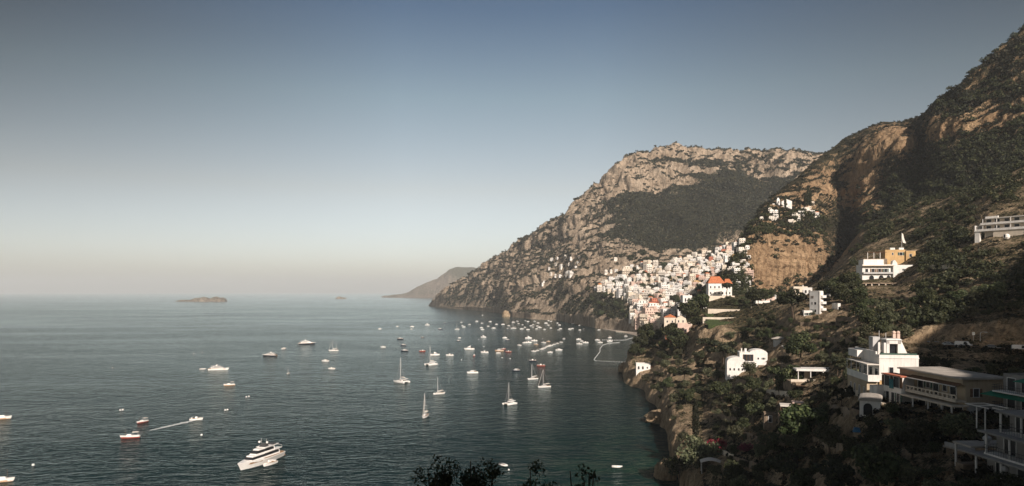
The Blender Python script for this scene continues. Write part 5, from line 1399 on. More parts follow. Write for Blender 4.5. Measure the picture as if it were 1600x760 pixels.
# ---------------------------------------------------------------- woods on the near slope, tree by tree
def ray_rock(sh, px, py):
    d = Vector(((px-800)/F, 1.0, -(py-HOR)/F)).normalized()
    loc, n, fi, ds = sh.tree.ray_cast(Vector((0, 0, H)), d)
    if loc is None: return None, 0, None
    return loc, float(sh.rock.ravel()[sh.Q[fi][0]]), n
KINDS = [('oak', 4, 3.7, 7.2, 'dark evergreen tree'), ('olive', 3, 3.0, 5.4, 'grey green olive tree'), ('pine', 3, 3.7, 8.6, 'loose dark pine'), ('bush', 2, 2.2, 3.0, 'low green bush')]
def woods():
    g = random.Random(404); placed = []; far = []
    for k in range(26000):
        px, py = g.uniform(985, 1604), g.uniform(462, 800)
        hN, rk, n = ray_rock(T_near, px, py)
        if hN is None or hN.z < 4: continue
        hR = T_right.ray(px, py)
        if hR is not None and hR.y < hN.y: continue
        Y = hN.y
        if 178 < Y < 204 and px > 1415: continue
        if rk > 0.80 and g.random() < 0.93: continue
        if rk > 0.62 and g.random() < 0.55: continue
        dry = (1225 < px < 1345 and 480 < py < 570)
        if dry and g.random() < 0.75: continue
        kind, nv, cr, th, nm = g.choices(KINDS, [44, 26, 13, 17] if py > 560 or px < 1200 else [55, 15, 15, 15])[0]
        s = g.uniform(0.62, 1.12)*(0.86 if Y < 160 else 1.0)
        if dry: kind, nv, cr, th, nm = KINDS[3]; s = g.uniform(.5, .9)
        rp = cr*s*F/Y; hp = th*s*F/Y
        cx, cy = px, py-hp*0.55
        bad = False
        for (a, b, r) in HAND:
            if abs(cx-a) < r*0.85+rp*.6 and cy-hp*.45 < b+r*0.55 and py > b-r*0.5 and abs(cy-b) < r+hp*.45: bad = True; break
        if bad: continue
        for (a, b, r, yy) in placed:
            if abs(cx-a) < 0.72*(rp+r) and abs(cy-b) < 0.54*(rp+r): bad = True; break
        if bad: continue
        placed.append((cx, cy, rp, Y)); far.append((rp, kind, nv, s, hN.copy(), nm))
        if len(far) > 760: break
    far.sort(key=lambda t: -t[0])
    for (rp, kind, nv, s, p, nm) in far[:298]:
        p.z -= 0.2
        TREES.append((plant(kind, g.randrange(nv), p, s, g.uniform(.85, 1.15)), nm))
    rest = far[298:]
    if rest:
        scatter('hillside_woods', np.array([p+Vector((0, 0, 1.5*s)) for _, _, _, s, p, _ in rest]), np.array([3.0*s for _, _, _, s, _, _ in rest]), L_oak, 150, 36, 'small far trees filling the gaps of the wooded slope', 'woods', flat=0.95, leaf=0.16)
woods()
# woods on the lower flank of the right mountain
q, rng = pick(T_right, 3600, 25, lambda P: (P[:, 1] > 330)*(P[:, 1] < 640)*(P[:, 0] > 150)*1.0, 30.0, 1.1)
scatter('mountain_woods', q+np.array([0, 0, 1.0]), 1.8+2.2*rng.random(len(q)), L_oak, 90, 37, 'dense dark woods on the lower flank of the right mountain', 'woods', flat=0.9, leaf=0.19)
q, rng = pick(T_near, 1500, 26, lambda P: (P[:, 1] > 205)*(P[:, 1] < 620)*(px_arr(P)[0] > 1330)*(px_arr(P)[0] < 1640)*1.0, 30.0, 0.7)
q = np.array([p for p in q if not any(abs(a-pix(p)[0]) < r and abs(b-pix(p)[1]) < r for a, b, r in HAND)])
scatter('upper_slope_woods', q+np.array([0, 0, 1.0]), 1.6+1.6*rng.random(len(q)), L_oak, 110, 38, 'dark woods on the slope between the villas and the right mountain', 'woods', flat=0.9, leaf=0.18)

# trees and gardens inside the town
g = random.Random(8)
for (x, y, n) in [(1037, 418, 4), (1003, 449, 3), (1075, 414, 2), (1060, 424, 3), (1090, 442, 3), (1093, 457, 5), (965, 447, 3), (1028, 466, 2), (1056, 474, 5), (1045, 485, 3), (1104, 432, 2), (985, 428, 3), (990, 408, 4), (1010, 404, 3), (950, 470, 3), (965, 480, 4), (975, 490, 3), (940, 480, 4), (925, 470, 3), (955, 500, 3), (935, 495, 2), (975, 500, 2), (1082, 470, 3), (1100, 470, 2), (920, 455, 3), (905, 440, 3), (1015, 440, 2), (1022, 455, 2), (1050, 438, 2), (1068, 440, 2), (1070, 455, 2), (1042, 462, 2), (1012, 470, 2), (1085, 420, 2), (1110, 405, 2), (1120, 415, 2), (1100, 415, 1), (1050, 420, 2), (1000, 430, 2), (1015, 490, 2), (1030, 500, 1), (1125, 400, 2)]:
    for k in range(n):
        p = T_main.ray(x+g.uniform(-7, 7), y+g.uniform(-4, 4))
        if p is None or p.y > 1700 or p.z < 4: continue
        TREES.append((plant('oak', g.randrange(4), p+Vector((0, 0, -1)), g.uniform(.9, 1.5), g.uniform(.9, 1.3)), 'dark round tree in the town'))
# cypresses around the hamlet and the gully
for (x, y, hp) in [(1227, 328, 24), (1262, 322, 30), (1266, 322, 28), (1258, 324, 24), (1250, 328, 16), (1218, 342, 16), (1388, 388, 40), (1398, 386, 46), (1404, 388, 36), (1393, 392, 30), (1258, 352, 14)]:
    p = T_right.ray(x, y)
    if p is None: p = T_near.ray(x, y)
    if p is None: continue
    TREES.append((plant('cypress', g.randrange(2), p, hp*p.y/F/12.4*(0.9 if hp > 30 else 1), 1.0), 'dark slim cypress'))
# pines under the cliff
for (x, y, hp) in [(1185, 478, 26), (1176, 474, 22), (1194, 474, 20), (1205, 470, 14), (1222, 468, 12), (1300, 470, 26), (1312, 474, 30), (1290, 462, 22), (1322, 462, 30), (1334, 455, 26), (1310, 455, 22)]:
    p = T_near.ray(x, y) or T_right.ray(x, y)
    if p is None: continue
    TREES.append((plant('oak', g.randrange(4), p, hp*p.y/F/7.2, 1.1), 'dark evergreen tree'))

# bushes whose tops reach into the bottom edge of the picture, right under the viewpoint
def thin_tree(seed, tops):
    g = random.Random(seed); rng = np.random.default_rng(seed); Vs = []; tr = MB(); root = Vector((0, 0, -0.6))
    tr.tube([root, (0.05, 0, 1.6), (0, 0.1, 2.6)], .09, .06, 7)
    for (tx, ty, tz) in tops:
        t = Vector((tx, ty, tz)); tr.tube([(0, .05, 1.4+g.random()), Vector((tx*.5, ty*.5, tz*.68)), t], .045, .012, 5)
        for k in range(8):
            c = t.lerp(Vector((tx*.5, ty*.5, tz*.62)), g.random()**1.2)+Vector((g.gauss(0, .16), g.gauss(0, .16), g.gauss(.02, .14)))
            n = 46; d = rng.normal(size=(n, 3)); d /= np.linalg.norm(d, axis=1)[:, None]
            Vs.append(cards(np.array(c)+d*(.05+.17*rng.random((n, 1))), d+rng.normal(size=(n, 3))*.7, .034+.022*rng.random(n), rng, .5))
    V = np.concatenate(Vs); r = empty('bush'); tr.build('trunk', M_bark, r)
    link_obj('crown', np_mesh('crown', V, np.arange(len(V), dtype=np.int32).reshape(-1, 4), L_oak), r); return r
for k, (px, top, Y, spread, nt, lab) in enumerate([(690, 719, 15.5, .45, 6, 'leftmost dark leafy bush poking up at the bottom edge over the water'), (746, 716, 15.0, .38, 9, 'tallest and densest dark bush at the bottom edge over the water'), (838, 736, 14.5, .38, 5, 'thin dark bush with bare stems at the bottom edge below the white dinghy'), (912, 734, 14.8, .28, 4, 'rightmost thin dark bush at the bottom edge over the water')]):
    g = random.Random(300+k); x = (px-800)/F*Y; zt = H-(top-HOR)/F*Y; zg = T_hill.ground(x, Y); hh = zt-zg
    b = thin_tree(310+k, [(g.uniform(-spread, spread), g.uniform(-.5, .5), hh-g.uniform(0, .4)-.08) for i in range(nt)])
    b.location = (x, Y, zg); tag(b, lab, 'bush')

# ---------------------------------------------------------------- boats
def hull_rings(L, Wd, hb, hs, fine=0.55, n=9, dx=0, dy=0):
    rs = []
    for i in range(n):
        t = i/(n-1); x = -L/2+L*t
        w = Wd/2*(0.84+0.16*min(1, t/0.3)) if t < 0.45 else Wd/2*max(0.015, (1-((t-0.45)/0.55)**2.1))
        h = hs+(hb-hs)*t**2
        xr = x-(0.06*L*(1-0))*0 ; k = 0.82-0.35*max(0, t-.5)
        wl = w*k
        xs = x-(0.07*L if t > .9 else 0.05*L*max(0, (t-.6))/.4)
        rs.append([(x+dx, dy-w, h), (xs+dx, dy-wl, 0.05), (xs+dx, dy, -.35), (xs+dx, dy+wl, 0.05), (x+dx, dy+w, h)])
    return rs
def cabin_loft(x0, x1, w0, w1, z0, z1, rake=0.5, back=0.1, n=0.86):
    return [[(x0, -w0/2, z0), (x0, w0/2, z0), (x1, w1/2, z0), (x1, -w1/2, z0)], [(x0+back, -w0/2*n, z1), (x0+back, w0/2*n, z1), (x1-rake, w1/2*n*.9, z1), (x1-rake, -w1/2*n*.9, z1)]]
def P_(name): return empty(name)
def pt(r, name, mb, mat, smooth=False): return mb.build(name, mat, r, smooth=smooth)

def mk_cruiser(hullm, L=8.0, fly=False, name='motor_boat'):
    r = P_(name); W_ = L*.34
    pt(r, 'hull', MB().loft(hull_rings(L, W_, L*.155, L*.105)), hullm)
    pt(r, 'deck', MB().slab([(x, y*.9) for x, y in [(-L*.47, -W_*.40), (L*.05, -W_*.44), (L*.28, -W_*.33), (L*.44, 0), (L*.28, W_*.33), (L*.05, W_*.44), (-L*.47, W_*.40)]], L*.09, L*.135), M_gel)
    c = pt(r, 'cabin', MB().loft(cabin_loft(-L*.12, L*.27, W_*.72, W_*.5, L*.135, L*.26, L*.13)), M_gel)
    MB().loft(cabin_loft(-L*.10, L*.262, W_*.735, W_*.515, L*.175, L*.228, L*.085, .05, .93)).build('cabin_window', M_glass, c)
    pt(r, 'cockpit', MB().box(-L*.42, -L*.13, -W_*.3, W_*.3, L*.137, L*.15), M_teak)
    if fly: pt(r, 'flybridge', MB().loft(cabin_loft(-L*.14, L*.08, W_*.6, W_*.5, L*.262, L*.32, L*.06)), M_gel); pt(r, 'radar_arch', MB().box(-L*.13, -L*.1, -W_*.3, W_*.3, L*.32, L*.40), M_gel)
    else: pt(r, 'canopy', MB().box(-L*.33, -L*.1, -W_*.32, W_*.32, L*.25, L*.262), M_sailc)
    return r
def mk_open(hullm, L=5.6, awn=None, name='open_boat'):
    r = P_(name); W_ = L*.36
    pt(r, 'hull', MB().loft(hull_rings(L, W_, L*.16, L*.12)), hullm)
    pt(r, 'floor', MB().slab([(-L*.45, -W_*.36), (L*.1, -W_*.4), (L*.33, -W_*.24), (L*.33, W_*.24), (L*.1, W_*.4), (-L*.45, W_*.36)], L*.1, L*.142), M_teak)
    pt(r, 'console', MB().frustum(-L*.1, L*.08, -W_*.17, W_*.17, L*.142, L*.27, .1, .08), M_gel)
    pt(r, 'bench', MB().box(-L*.4, -L*.28, -W_*.32, W_*.32, L*.143, L*.2), M_gel)
    pt(r, 'bow_cushion', MB().slab([(L*.14, -W_*.3), (L*.34, -W_*.18), (L*.42, 0), (L*.34, W_*.18), (L*.14, W_*.3)], L*.143, L*.175), M_sailc)
    if awn:
        pt(r, 'awning', MB().box(-L*.3, L*.14, -W_*.4, W_*.4, L*.44, L*.46), awn)
        for x in (-L*.28, L*.12):
            for y in (-W_*.36, W_*.36): pt(r, 'pole', MB().tube([(x, y, L*.14), (x, y, L*.44)], .03, n=5), M_alu)
    return r
def mk_dinghy(L=3.6):
    r = P_('dinghy'); W_ = L*.42
    n = 12; path = [(-L*.48, -W_*.4, .28), (0, -W_*.42, .28), (L*.28, -W_*.3, .32), (L*.46, 0, .42), (L*.28, W_*.3, .32), (0, W_*.42, .28), (-L*.48, W_*.4, .28)]
    pt(r, 'tube', MB().tube(path, .24, n=8), M_gel, True); pt(r, 'floor', MB().slab([(-L*.46, -W_*.34), (L*.2, -W_*.3), (L*.36, 0), (L*.2, W_*.3), (-L*.46, W_*.34)], .05, .2), M_sailc)
    pt(r, 'bench', MB().box(-L*.1, 0, -W_*.34, W_*.34, .3, .36), M_teak); pt(r, 'outboard_motor', MB().box(-L*.56, -L*.47, -.14, .14, .1, .8), M_iron); return r
def mk_sail(L=12.0, mast=15.5, hullm=None, furled=True, two=False):
    r = P_('sailing_boat'); W_ = L*.30
    pt(r, 'hull', MB().loft(hull_rings(L, W_, L*.115, L*.095, n=11)), hullm or M_gel)
    pt(r, 'deck', MB().slab([(-L*.47, -W_*.36), (0, -W_*.42), (L*.25, -W_*.28), (L*.44, 0), (L*.25, W_*.28), (0, W_*.42), (-L*.47, W_*.36)], L*.08, L*.108), M_teak)
    c = pt(r, 'cabin', MB().loft(cabin_loft(-L*.16, L*.2, W_*.6, W_*.32, L*.108, L*.155, L*.06)), M_gel); MB().loft(cabin_loft(-L*.13, L*.17, W_*.605, W_*.37, L*.12, L*.142, L*.02, .02, .97)).build('cabin_window', M_glass, c)
    pt(r, 'mast', MB().tube([(L*.07, 0, L*.1), (L*.07, 0, mast)], .13, .09, 8), M_alu)
    pt(r, 'boom', MB().tube([(L*.07, 0, L*.21), (-L*.33, 0, L*.22)], .09, n=6), M_alu); pt(r, 'furled_sail', MB().tube([(L*.04, 0, L*.232), (-L*.12, 0, L*.25), (-L*.31, 0, L*.236)], .22, .14, 7), M_sailc, True)
    if furled: pt(r, 'furled_jib', MB().tube([(L*.46, 0, L*.13), (L*.08, 0, mast*.96)], .14, .06, 6), M_sailc, True)
    pt(r, 'rigging', MB().tube([(L*.07, 0, mast), (-L*.47, 0, L*.11)], .03, n=4).tube([(L*.07, 0, mast*.8), (L*.02, -W_*.42, L*.11)], .03, n=4).tube([(L*.07, 0, mast*.8), (L*.02, W_*.42, L*.11)], .03, n=4).tube([(L*.07, -W_*.22, mast*.5), (L*.07, W_*.22, mast*.5)], .04, n=4), M_alu)
    if two: pt(r, 'mizzen_mast', MB().tube([(-L*.3, 0, L*.1), (-L*.3, 0, mast*.8)], .11, .08, 6), M_alu)
    pt(r, 'bimini', MB().frustum(-L*.42, -L*.2, -W_*.34, W_*.34, L*.26, L*.28, .1, .1), M_canv)
    return r
def mk_cat(L=12.5, mast=19):
    r = P_('catamaran'); W_ = L*.55
    for s in (-1, 1): pt(r, 'hull', MB().loft(hull_rings(L, L*.15, L*.125, L*.09, n=10, dy=s*W_*.4)), M_gel)
    pt(r, 'bridge_deck', MB().slab([(-L*.44, -W_*.4), (L*.2, -W_*.4), (L*.2, W_*.4), (-L*.44, W_*.4)], L*.055, L*.115), M_gel)
    pt(r, 'trampoline', MB().slab([(L*.2, -W_*.33), (L*.4, -W_*.33), (L*.4, W_*.33), (L*.2, W_*.33)], L*.085, L*.09), M_canv)
    c = pt(r, 'cabin', MB().loft(cabin_loft(-L*.26, L*.2, W_*.72, W_*.5, L*.115, L*.21, L*.12)), M_gel); MB().loft(cabin_loft(-L*.22, L*.185, W_*.725, W_*.53, L*.145, L*.182, L*.065, .03, .94)).build('cabin_window', M_glass, c)
    pt(r, 'cockpit_roof', MB().box(-L*.44, -L*.24, -W_*.36, W_*.36, L*.225, L*.24), M_gel)
    pt(r, 'mast', MB().tube([(L*.06, 0, L*.2), (L*.06, 0, mast)], .17, .11, 8), M_alu); pt(r, 'boom', MB().tube([(L*.05, 0, L*.29), (-L*.38, 0, L*.3)], .12, n=6), M_alu)
    pt(r, 'furled_sail', MB().tube([(L*.03, 0, L*.31), (-L*.16, 0, L*.335), (-L*.36, 0, L*.315)], .3, .18, 7), M_sailc, True)
    pt(r, 'rigging', MB().tube([(L*.06, 0, mast*.95), (L*.44, 0, L*.1)], .05, n=4).tube([(L*.06, 0, mast*.85), (-L*.05, -W_*.44, L*.1)], .035, n=4).tube([(L*.06, 0, mast*.85), (-L*.05, W_*.44, L*.1)], .035, n=4), M_alu)
    return r
def mk_yacht(L, hullm, decks=2, name='motor_yacht'):
    r = P_(name); W_ = L*(.285 if decks > 2 else .25)
    h = pt(r, 'hull', MB().loft(hull_rings(L, W_, L*.118, L*.075, n=13)), hullm)
    MB().loft([[(x, y*1.004, z) for x, y, z in ((q[0][0], q[0][1], q[0][2]-.28), (q[0][0], q[0][1], q[0][2]+.02), (q[4][0], q[4][1], q[4][2]+.02), (q[4][0], q[4][1], q[4][2]-.28))] for q in hull_rings(L, W_, L*.118, L*.075, n=13)]).build('gunwale', M_gel, h)
    z = L*.078
    pt(r, 'fore_deck', MB().slab([(-L*.48, -W_*.4), (L*.1, -W_*.45), (L*.3, -W_*.3), (L*.43, 0), (L*.3, W_*.3), (L*.1, W_*.45), (-L*.48, W_*.4)], z-.3, z+.25), M_teak)
    zz = z+.25; hh = L*(.072 if decks > 2 else .06)
    a = pt(r, 'main_deckhouse', MB().loft(cabin_loft(-L*.36, L*.27, W_*.84, W_*.5, zz, zz+hh, L*.05)), M_gel)
    MB().loft(cabin_loft(-L*.33, L*.265, W_*.845, W_*.53, zz+hh*.38, zz+hh*.8, L*.03, .02, .96)).build('window_band', M_glass, a)
    b = pt(r, 'upper_deckhouse', MB().loft(cabin_loft(-L*.26, L*.16, W_*.7, W_*.42, zz+hh, zz+hh*1.95, L*.09)), M_gel)
    MB().loft(cabin_loft(-L*.23, L*.15, W_*.705, W_*.45, zz+hh*1.3, zz+hh*1.75, L*.055, .02, .93)).build('window_band', M_glass, b)
    pt(r, 'sun_deck', MB().box(-L*.42, -L*.02, -W_*.4, W_*.4, zz+hh*.98, zz+hh*1.06).box(-L*.37, -L*.05, -W_*.33, W_*.33, zz+hh*1.93, zz+hh*2.02), M_gel)
    c = pt(r, 'radar_mast', MB().loft(cabin_loft(-L*.16, -L*.06, W_*.4, W_*.36, zz+hh*2.0, zz+hh*2.7, L*.05, L*.03)), M_iron if decks > 2 else M_gel)
    for s in (-1, 1): MB().ball((-L*.1, s*W_*.24, zz+hh*2.95), L*.018).build('radome', M_gel, c); MB().tube([(-L*.12, s*W_*.16, zz+hh*2.6), (-L*.12, s*W_*.16, zz+hh*3.7)], .05, n=5).build('aerial', M_alu, c)
    if decks > 2:
        pt(r, 'flybridge_seats', MB().box(-L*.33, -L*.24, -W_*.26, W_*.26, zz+hh*2.03, zz+hh*2.2), M_iron); pt(r, 'bow_hatch', MB().box(L*.3, L*.33, -.5, .5, zz, zz+.1), M_glass)
        pt(r, 'bow_cowl', MB().loft(cabin_loft(L*.2, L*.385, W_*.46, W_*.1, zz, zz+.55, .6)), M_gel); pt(r, 'aft_rail', MB().tube([(-L*.42, -W_*.38, zz+hh*1.5), (-L*.42, W_*.38, zz+hh*1.5)], .05, n=4).tube([(-L*.42, -W_*.38, zz+hh), (-L*.42, -W_*.38, zz+hh*1.5)], .05, n=4).tube([(-L*.42, W_*.38, zz+hh), (-L*.42, W_*.38, zz+hh*1.5)], .05, n=4), M_alu)
    pt(r, 'swim_platform', MB().box(-L*.53, -L*.48, -W_*.36, W_*.36, .2, .55), M_teak)
    return r
def mk_fisher(hullm, L=9.5):
    r = P_('fishing_boat'); W_ = L*.3
    hl = pt(r, 'hull', MB().loft(hull_rings(L, W_, L*.17, L*.11)), M_gel)
    MB().loft([[(x, y*1.012, z) for x, y, z in ((q[1][0], q[1][1], 0.02), (q[1][0]*.5+q[0][0]*.5, q[1][1]*.5+q[0][1]*.5, q[0][2]*.55), (q[3][0]*.5+q[4][0]*.5, q[3][1]*.5+q[4][1]*.5, q[4][2]*.55), (q[3][0], q[3][1], 0.02))] for q in hull_rings(L, W_, L*.17, L*.11)]).build('bottom_band', hullm, hl); pt(r, 'deck', MB().slab([(-L*.46, -W_*.38), (L*.05, -W_*.42), (L*.3, -W_*.24), (L*.42, 0), (L*.3, W_*.24), (L*.05, W_*.42), (-L*.46, W_*.38)], L*.09, L*.13), M_gel)
    pt(r, 'awning', MB().box(-L*.42, -L*.12, -W_*.4, W_*.4, L*.31, L*.325), M_sailc); pt(r, 'cuddy', MB().loft(cabin_loft(-L*.08, L*.18, W_*.5, W_*.36, L*.13, L*.2, .3)), M_gel)
    for x in (-L*.4, -L*.14):
        for y in (-W_*.36, W_*.36): pt(r, 'pole', MB().tube([(x, y, L*.12), (x, y, L*.31)], .035, n=5), M_alu)
    pt(r, 'mast', MB().tube([(L*.22, 0, L*.13), (L*.22, 0, L*.5)], .06, n=6), M_wood); return r
def mk_buoy(): 
    r = P_('mooring_buoy'); pt(r, 'float', MB().ball((0, 0, .15), .42), M_buoy, True); pt(r, 'ring', MB().tube([(0, 0, .5), (0, 0, .75)], .06), M_iron); return r

BP = {}; BOATS = []
def boat(kind, px, py, head, label=None, s=1.0, cat='boat', group=None, desc=None):
    mk = {'cruiser': lambda: mk_cruiser(M_gel), 'cruiser_dark': lambda: mk_cruiser(M_navy), 'cruiser_fly': lambda: mk_cruiser(M_gel, 10.5, True), 'cruiser_cream': lambda: mk_cruiser(M_orng, 9.0),
          'open': lambda: mk_open(M_gel), 'open_red': lambda: mk_open(M_red), 'open_dark': lambda: mk_open(M_navy), 'open_wood': lambda: mk_open(M_orng, 6.5), 'awning': lambda: mk_open(M_gel, 6.2, M_sailc), 'long': lambda: mk_open(M_gel, 8.2),
          'dinghy': mk_dinghy, 'sail': mk_sail, 'sail_small': lambda: mk_sail(9.5, 12, None, False), 'ketch': lambda: mk_sail(12.5, 13.5, None, True, True), 'cat': mk_cat, 'fisher': lambda: mk_fisher(M_orng), 'fisher_red': lambda: mk_fisher(M_red),
          'yacht': lambda: mk_yacht(15.0, M_gel), 'yacht_dark': lambda: mk_yacht(15.0, M_navy), 'super': lambda: mk_yacht(25.5, M_gel, 3, 'superyacht'), 'buoy': mk_buoy}
    if kind not in BP: BP[kind] = mk[kind](); o = BP[kind]
    else: o = copy_tree(BP[kind])
    o.location = sea(px, py); o.rotation_euler = (0, 0, R(head)); o.scale = (s, s, s)
    tag(o, label, cat, group)
    if label is None: BOATS.append((o, desc, group))
    return o

boat('super', 405, 724, -105, 'large white motor superyacht with dark radar mast lying bow towards the viewer', .9, 'yacht')
boat('open', 421, 726.5, -112, 'small grey tender floating alongside the large white superyacht', 1.15)
for x, y in ((439, 713), (443, 711)): boat('buoy', x, y, 0, ['left of two small white buoys behind the stern of the superyacht', 'right of two small white buoys behind the stern of the superyacht'][x > 440], 1.2, 'buoy')
boat('yacht', 342, 578.5, 8, 'white motor yacht shown side on in open water with a mirrored reflection', 1.0, 'yacht')
boat('yacht_dark', 480, 538, 12, 'dark hulled motor yacht with white upper deck farthest out from the coast', 1.25, 'yacht')
boat('yacht_dark', 421, 556.5, 172, 'smaller dark hulled motor yacht left of the two small white dinghies', .95, 'yacht')
boat('cat', 627, 597.5, 140, 'large white catamaran with tall mast and dark cabin windows, left of the other catamarans', .86, 'catamaran')
boat('cat', 673, 570.5, -128, 'white catamaran seen from the bows between the cruisers in the middle of the bay', .84, 'catamaran')
boat('cat', 796, 632, -132, 'white catamaran with folded sail nearest to the viewer, right of the sailing boats', .62, 'catamaran')
boat('sail', 664, 652, -96, 'white sailing boat with bare mast pointing its bow straight at the viewer', .74, 'sailing boat')
boat('sail_small', 685, 616, -140, 'small white sailing boat with a dinghy behind it, right of the large catamaran', .8, 'sailing boat')
boat('dinghy', 692, 614, 10, 'tiny dinghy trailing behind the small white sailing boat', .8, 'dinghy')
boat('sail', 850, 605.5, -158, 'white sailing boat with a furled jib under the red open boat', .72, 'sailing boat')
boat('sail_small', 832, 593, -150, 'white sailing boat with a single bare mast under the dark low boat', .86, 'sailing boat')
boat('ketch', 521, 548.5, 188, 'two masted white sailing boat in the outer bay', .80, 'sailing boat')
boat('sail_small', 450, 584.5, -100, 'lone small dark sailing boat in open water', .42, 'sailing boat')
boat('sail_small', 714, 515, 180, 'small white sailing boat near the far headland', .8, 'sailing boat')
boat('sail', 802, 513.5, 175, 'white sailing boat with several masts in the crowded moorings', .8, 'sailing boat')
boat('cruiser', 738, 583.5, 195, 'white cabin cruiser with dark windows alone in the middle of the bay', 1.05)
boat('cruiser_fly', 733, 546.5, 178, 'biggest white cabin cruiser with a radar arch among the middle moorings', 1.05)
boat('cruiser_fly', 680, 555.5, 8, 'cream cabin cruiser right behind the bow facing catamaran', .85)
boat('cruiser', 508, 565, 170, 'small white cabin cruiser below the two masted sailing boat', .85)
boat('open', 518, 577, 175, 'small white open boat with people standing in it', 1.0)
boat('cruiser_dark', 806, 580, 200, 'small dark hulled boat with white cabin left of the two sailing boats', .8)
boat('open_red', 845, 572.5, 182, 'red open boat moored behind the sailing boat with the furled jib', 1.25)
boat('open_dark', 832, 565, 182, 'dark low open boat moored behind the single masted sailing boat', 1.3)
boat('cruiser_cream', 780, 549, 185, 'orange cream hulled cruiser among the middle moorings', 1.0)
boat('open_red', 794.5, 550.5, 178, 'low red open boat right of the orange cream cruiser', 1.1)
boat('open_red', 787, 546, 20, 'small dark red boat tucked behind the orange cream cruiser', .9)
boat('fisher_red', 222, 660.5, -110, 'red wooden fishing boat with a white awning, left of the foaming wake', .62)
boat('fisher_red', 203, 684.5, -160, 'long red and white fishing boat with a thin mast left of the wake', .78)
boat('fisher', 358, 602.5, -150, 'small pale wooden motor boat under the white motor yacht', .72)
boat('fisher', 2, 655, 20, 'wooden boat with pale bow cut by the left edge above the lower one', .9)
boat('fisher', 2, 753, 14, 'wooden boat cut by the bottom left corner', .8)
boat('open', 307, 656.5, 17, 'white speedboat racing to the right ahead of its foaming wake', 1.05)
boat('dinghy', 317, 577.5, 10, 'tiny white dinghy left of the white motor yacht', 1.3, 'dinghy')
boat('open', 444, 545.5, 60, 'tiny white boat between the two dark hulled motor yachts', 1.1)
boat('dinghy', 787, 728, -50, 'white rowing dinghy above the bottom edge bushes', 1.15, 'dinghy')
boat('buoy', 795, 735, 0, 'small pale buoy beside the white rowing dinghy', .8, 'buoy')
boat('dinghy', 964, 730.5, -8, 'small white dinghy with pale green rim near the dark cliff water', 1.0, 'dinghy')
boat('open_dark', 625, 530.5, 180, 'dark low boat right of the outermost moored cruiser', 1.5)
boat('cruiser_dark', 630, 540, 175, 'white boat with dark waterline just under the dark low boat', .8)
boat('cruiser_dark', 632, 549, 185, 'grey white boat right behind the mast of the large catamaran', .95)
boat('open_red', 660, 549.5, 10, 'small red boat in front of the bow facing catamaran', 1.15)
boat('long', 702.5, 556, 180, 'long flat white open boat right of the bow facing catamaran', .9)
boat('long', 757, 551.5, 178, 'long flat white open boat right of the biggest white cruiser', .95)
boat('open_red', 741, 556.5, 90, 'little red and white boat under the biggest white cruiser', 1.0)
boat('open_dark', 660.5, 528, 0, 'tiny dark boat far out above the bow facing catamaran', .9)
boat('open_dark', 695, 505.5, 0, 'tiny dark boat off the tip of the far cape', .9)
boat('cruiser_dark', 688, 515, 20, 'small dark boat with white cabin off the far cape', 1.0)
SM = [(593.6,514.5,'cruiser'),(621,510.5,'open'),(644,511,'cruiser'),(642.5,515,'open'),(668,508.5,'cruiser_fly'),(598.6,543,'cruiser'),(718,528.5,'open'),(716,533.5,'cruiser_dark'),(721,504,'open'),(725,511.5,'cruiser'),(722.6,509.2,'open'),(733.5,507.5,'open'),(745,502.5,'cruiser'),(753,505.5,'open'),(752,512.6,'cruiser'),(754,515.3,'long'),(766,503.1,'cruiser'),(762.7,510.2,'open'),(771.4,513.3,'cruiser'),(775.8,507.2,'cruiser'),(786,507.5,'cruiser'),(794.5,509.6,'long'),(793,514.6,'cruiser_dark'),(755.8,527.5,'cruiser_fly'),(789,528.5,'cruiser'),(792.4,532.2,'cruiser_dark'),
 (754,493,'open'),(802,504,'long'),(808,502.5,'cruiser'),(810.4,506.3,'open'),(816.4,508,'open'),(815,514.5,'cruiser'),(820,512,'awning'),(825,515.6,'long'),(820.5,501.5,'open'),(825,503,'cruiser'),(829.4,509.6,'cruiser'),(833,508,'open'),(833,511.5,'open'),(835,502.6,'cruiser'),(840.8,505.2,'awning'),(839.4,510,'open'),(843,512.2,'cruiser_fly'),(838.5,514.5,'open'),(851,515.1,'open'),(853,505.6,'cruiser'),(857,508.5,'open'),(860.6,513,'awning'),(857,501.5,'open'),(861,502.5,'open'),(874,508.3,'cruiser'),(871,505.2,'open'),(876,514.2,'cruiser'),(872.5,516.1,'open'),
 (826,529,'cruiser_fly'),(834.8,533.2,'long'),(826,536,'long'),(819.6,536.1,'open'),(811,540.4,'long'),(838,538.8,'open_wood'),(849,536.3,'long'),(857,534.2,'open_wood'),(873.5,547.8,'cruiser'),(859.7,551.2,'open'),
 (896,506.4,'long'),(906,508.9,'open'),(890,514.8,'cruiser'),(894.3,513.8,'open'),(906,516.2,'open'),(911.8,515,'open_dark'),(935.8,516,'open'),(904,531,'long'),(909,533.6,'open'),(905,538.2,'long'),(914.8,536.1,'long'),(933.4,532.1,'cruiser'),(937.6,535.8,'long'),(953,528.4,'awning'),(953,533.8,'cruiser'),(977.6,525.8,'awning'),(988.5,545.3,'open'),(991,540.8,'open'),(778.5,552.3,'open')]
DN = {'cruiser': 'small cabin boat', 'cruiser_fly': 'cruiser with radar arch', 'cruiser_dark': 'dark hulled cabin boat', 'open': 'tiny white open boat', 'open_dark': 'tiny dark open boat', 'awning': 'tiny boat under awning', 'long': 'long low white boat', 'open_wood': 'orange wooden boat'}
gb = random.Random(55)
for (x, y, k) in SM: boat(k, x, y, gb.choice([180, 0, 175, 190, 10, 200, -20, 150])+gb.uniform(-14, 14), None, gb.uniform(.7, .95)*(.92 if y < 516 else 1.0), group='small boats moored in the bay', desc=DN[k])
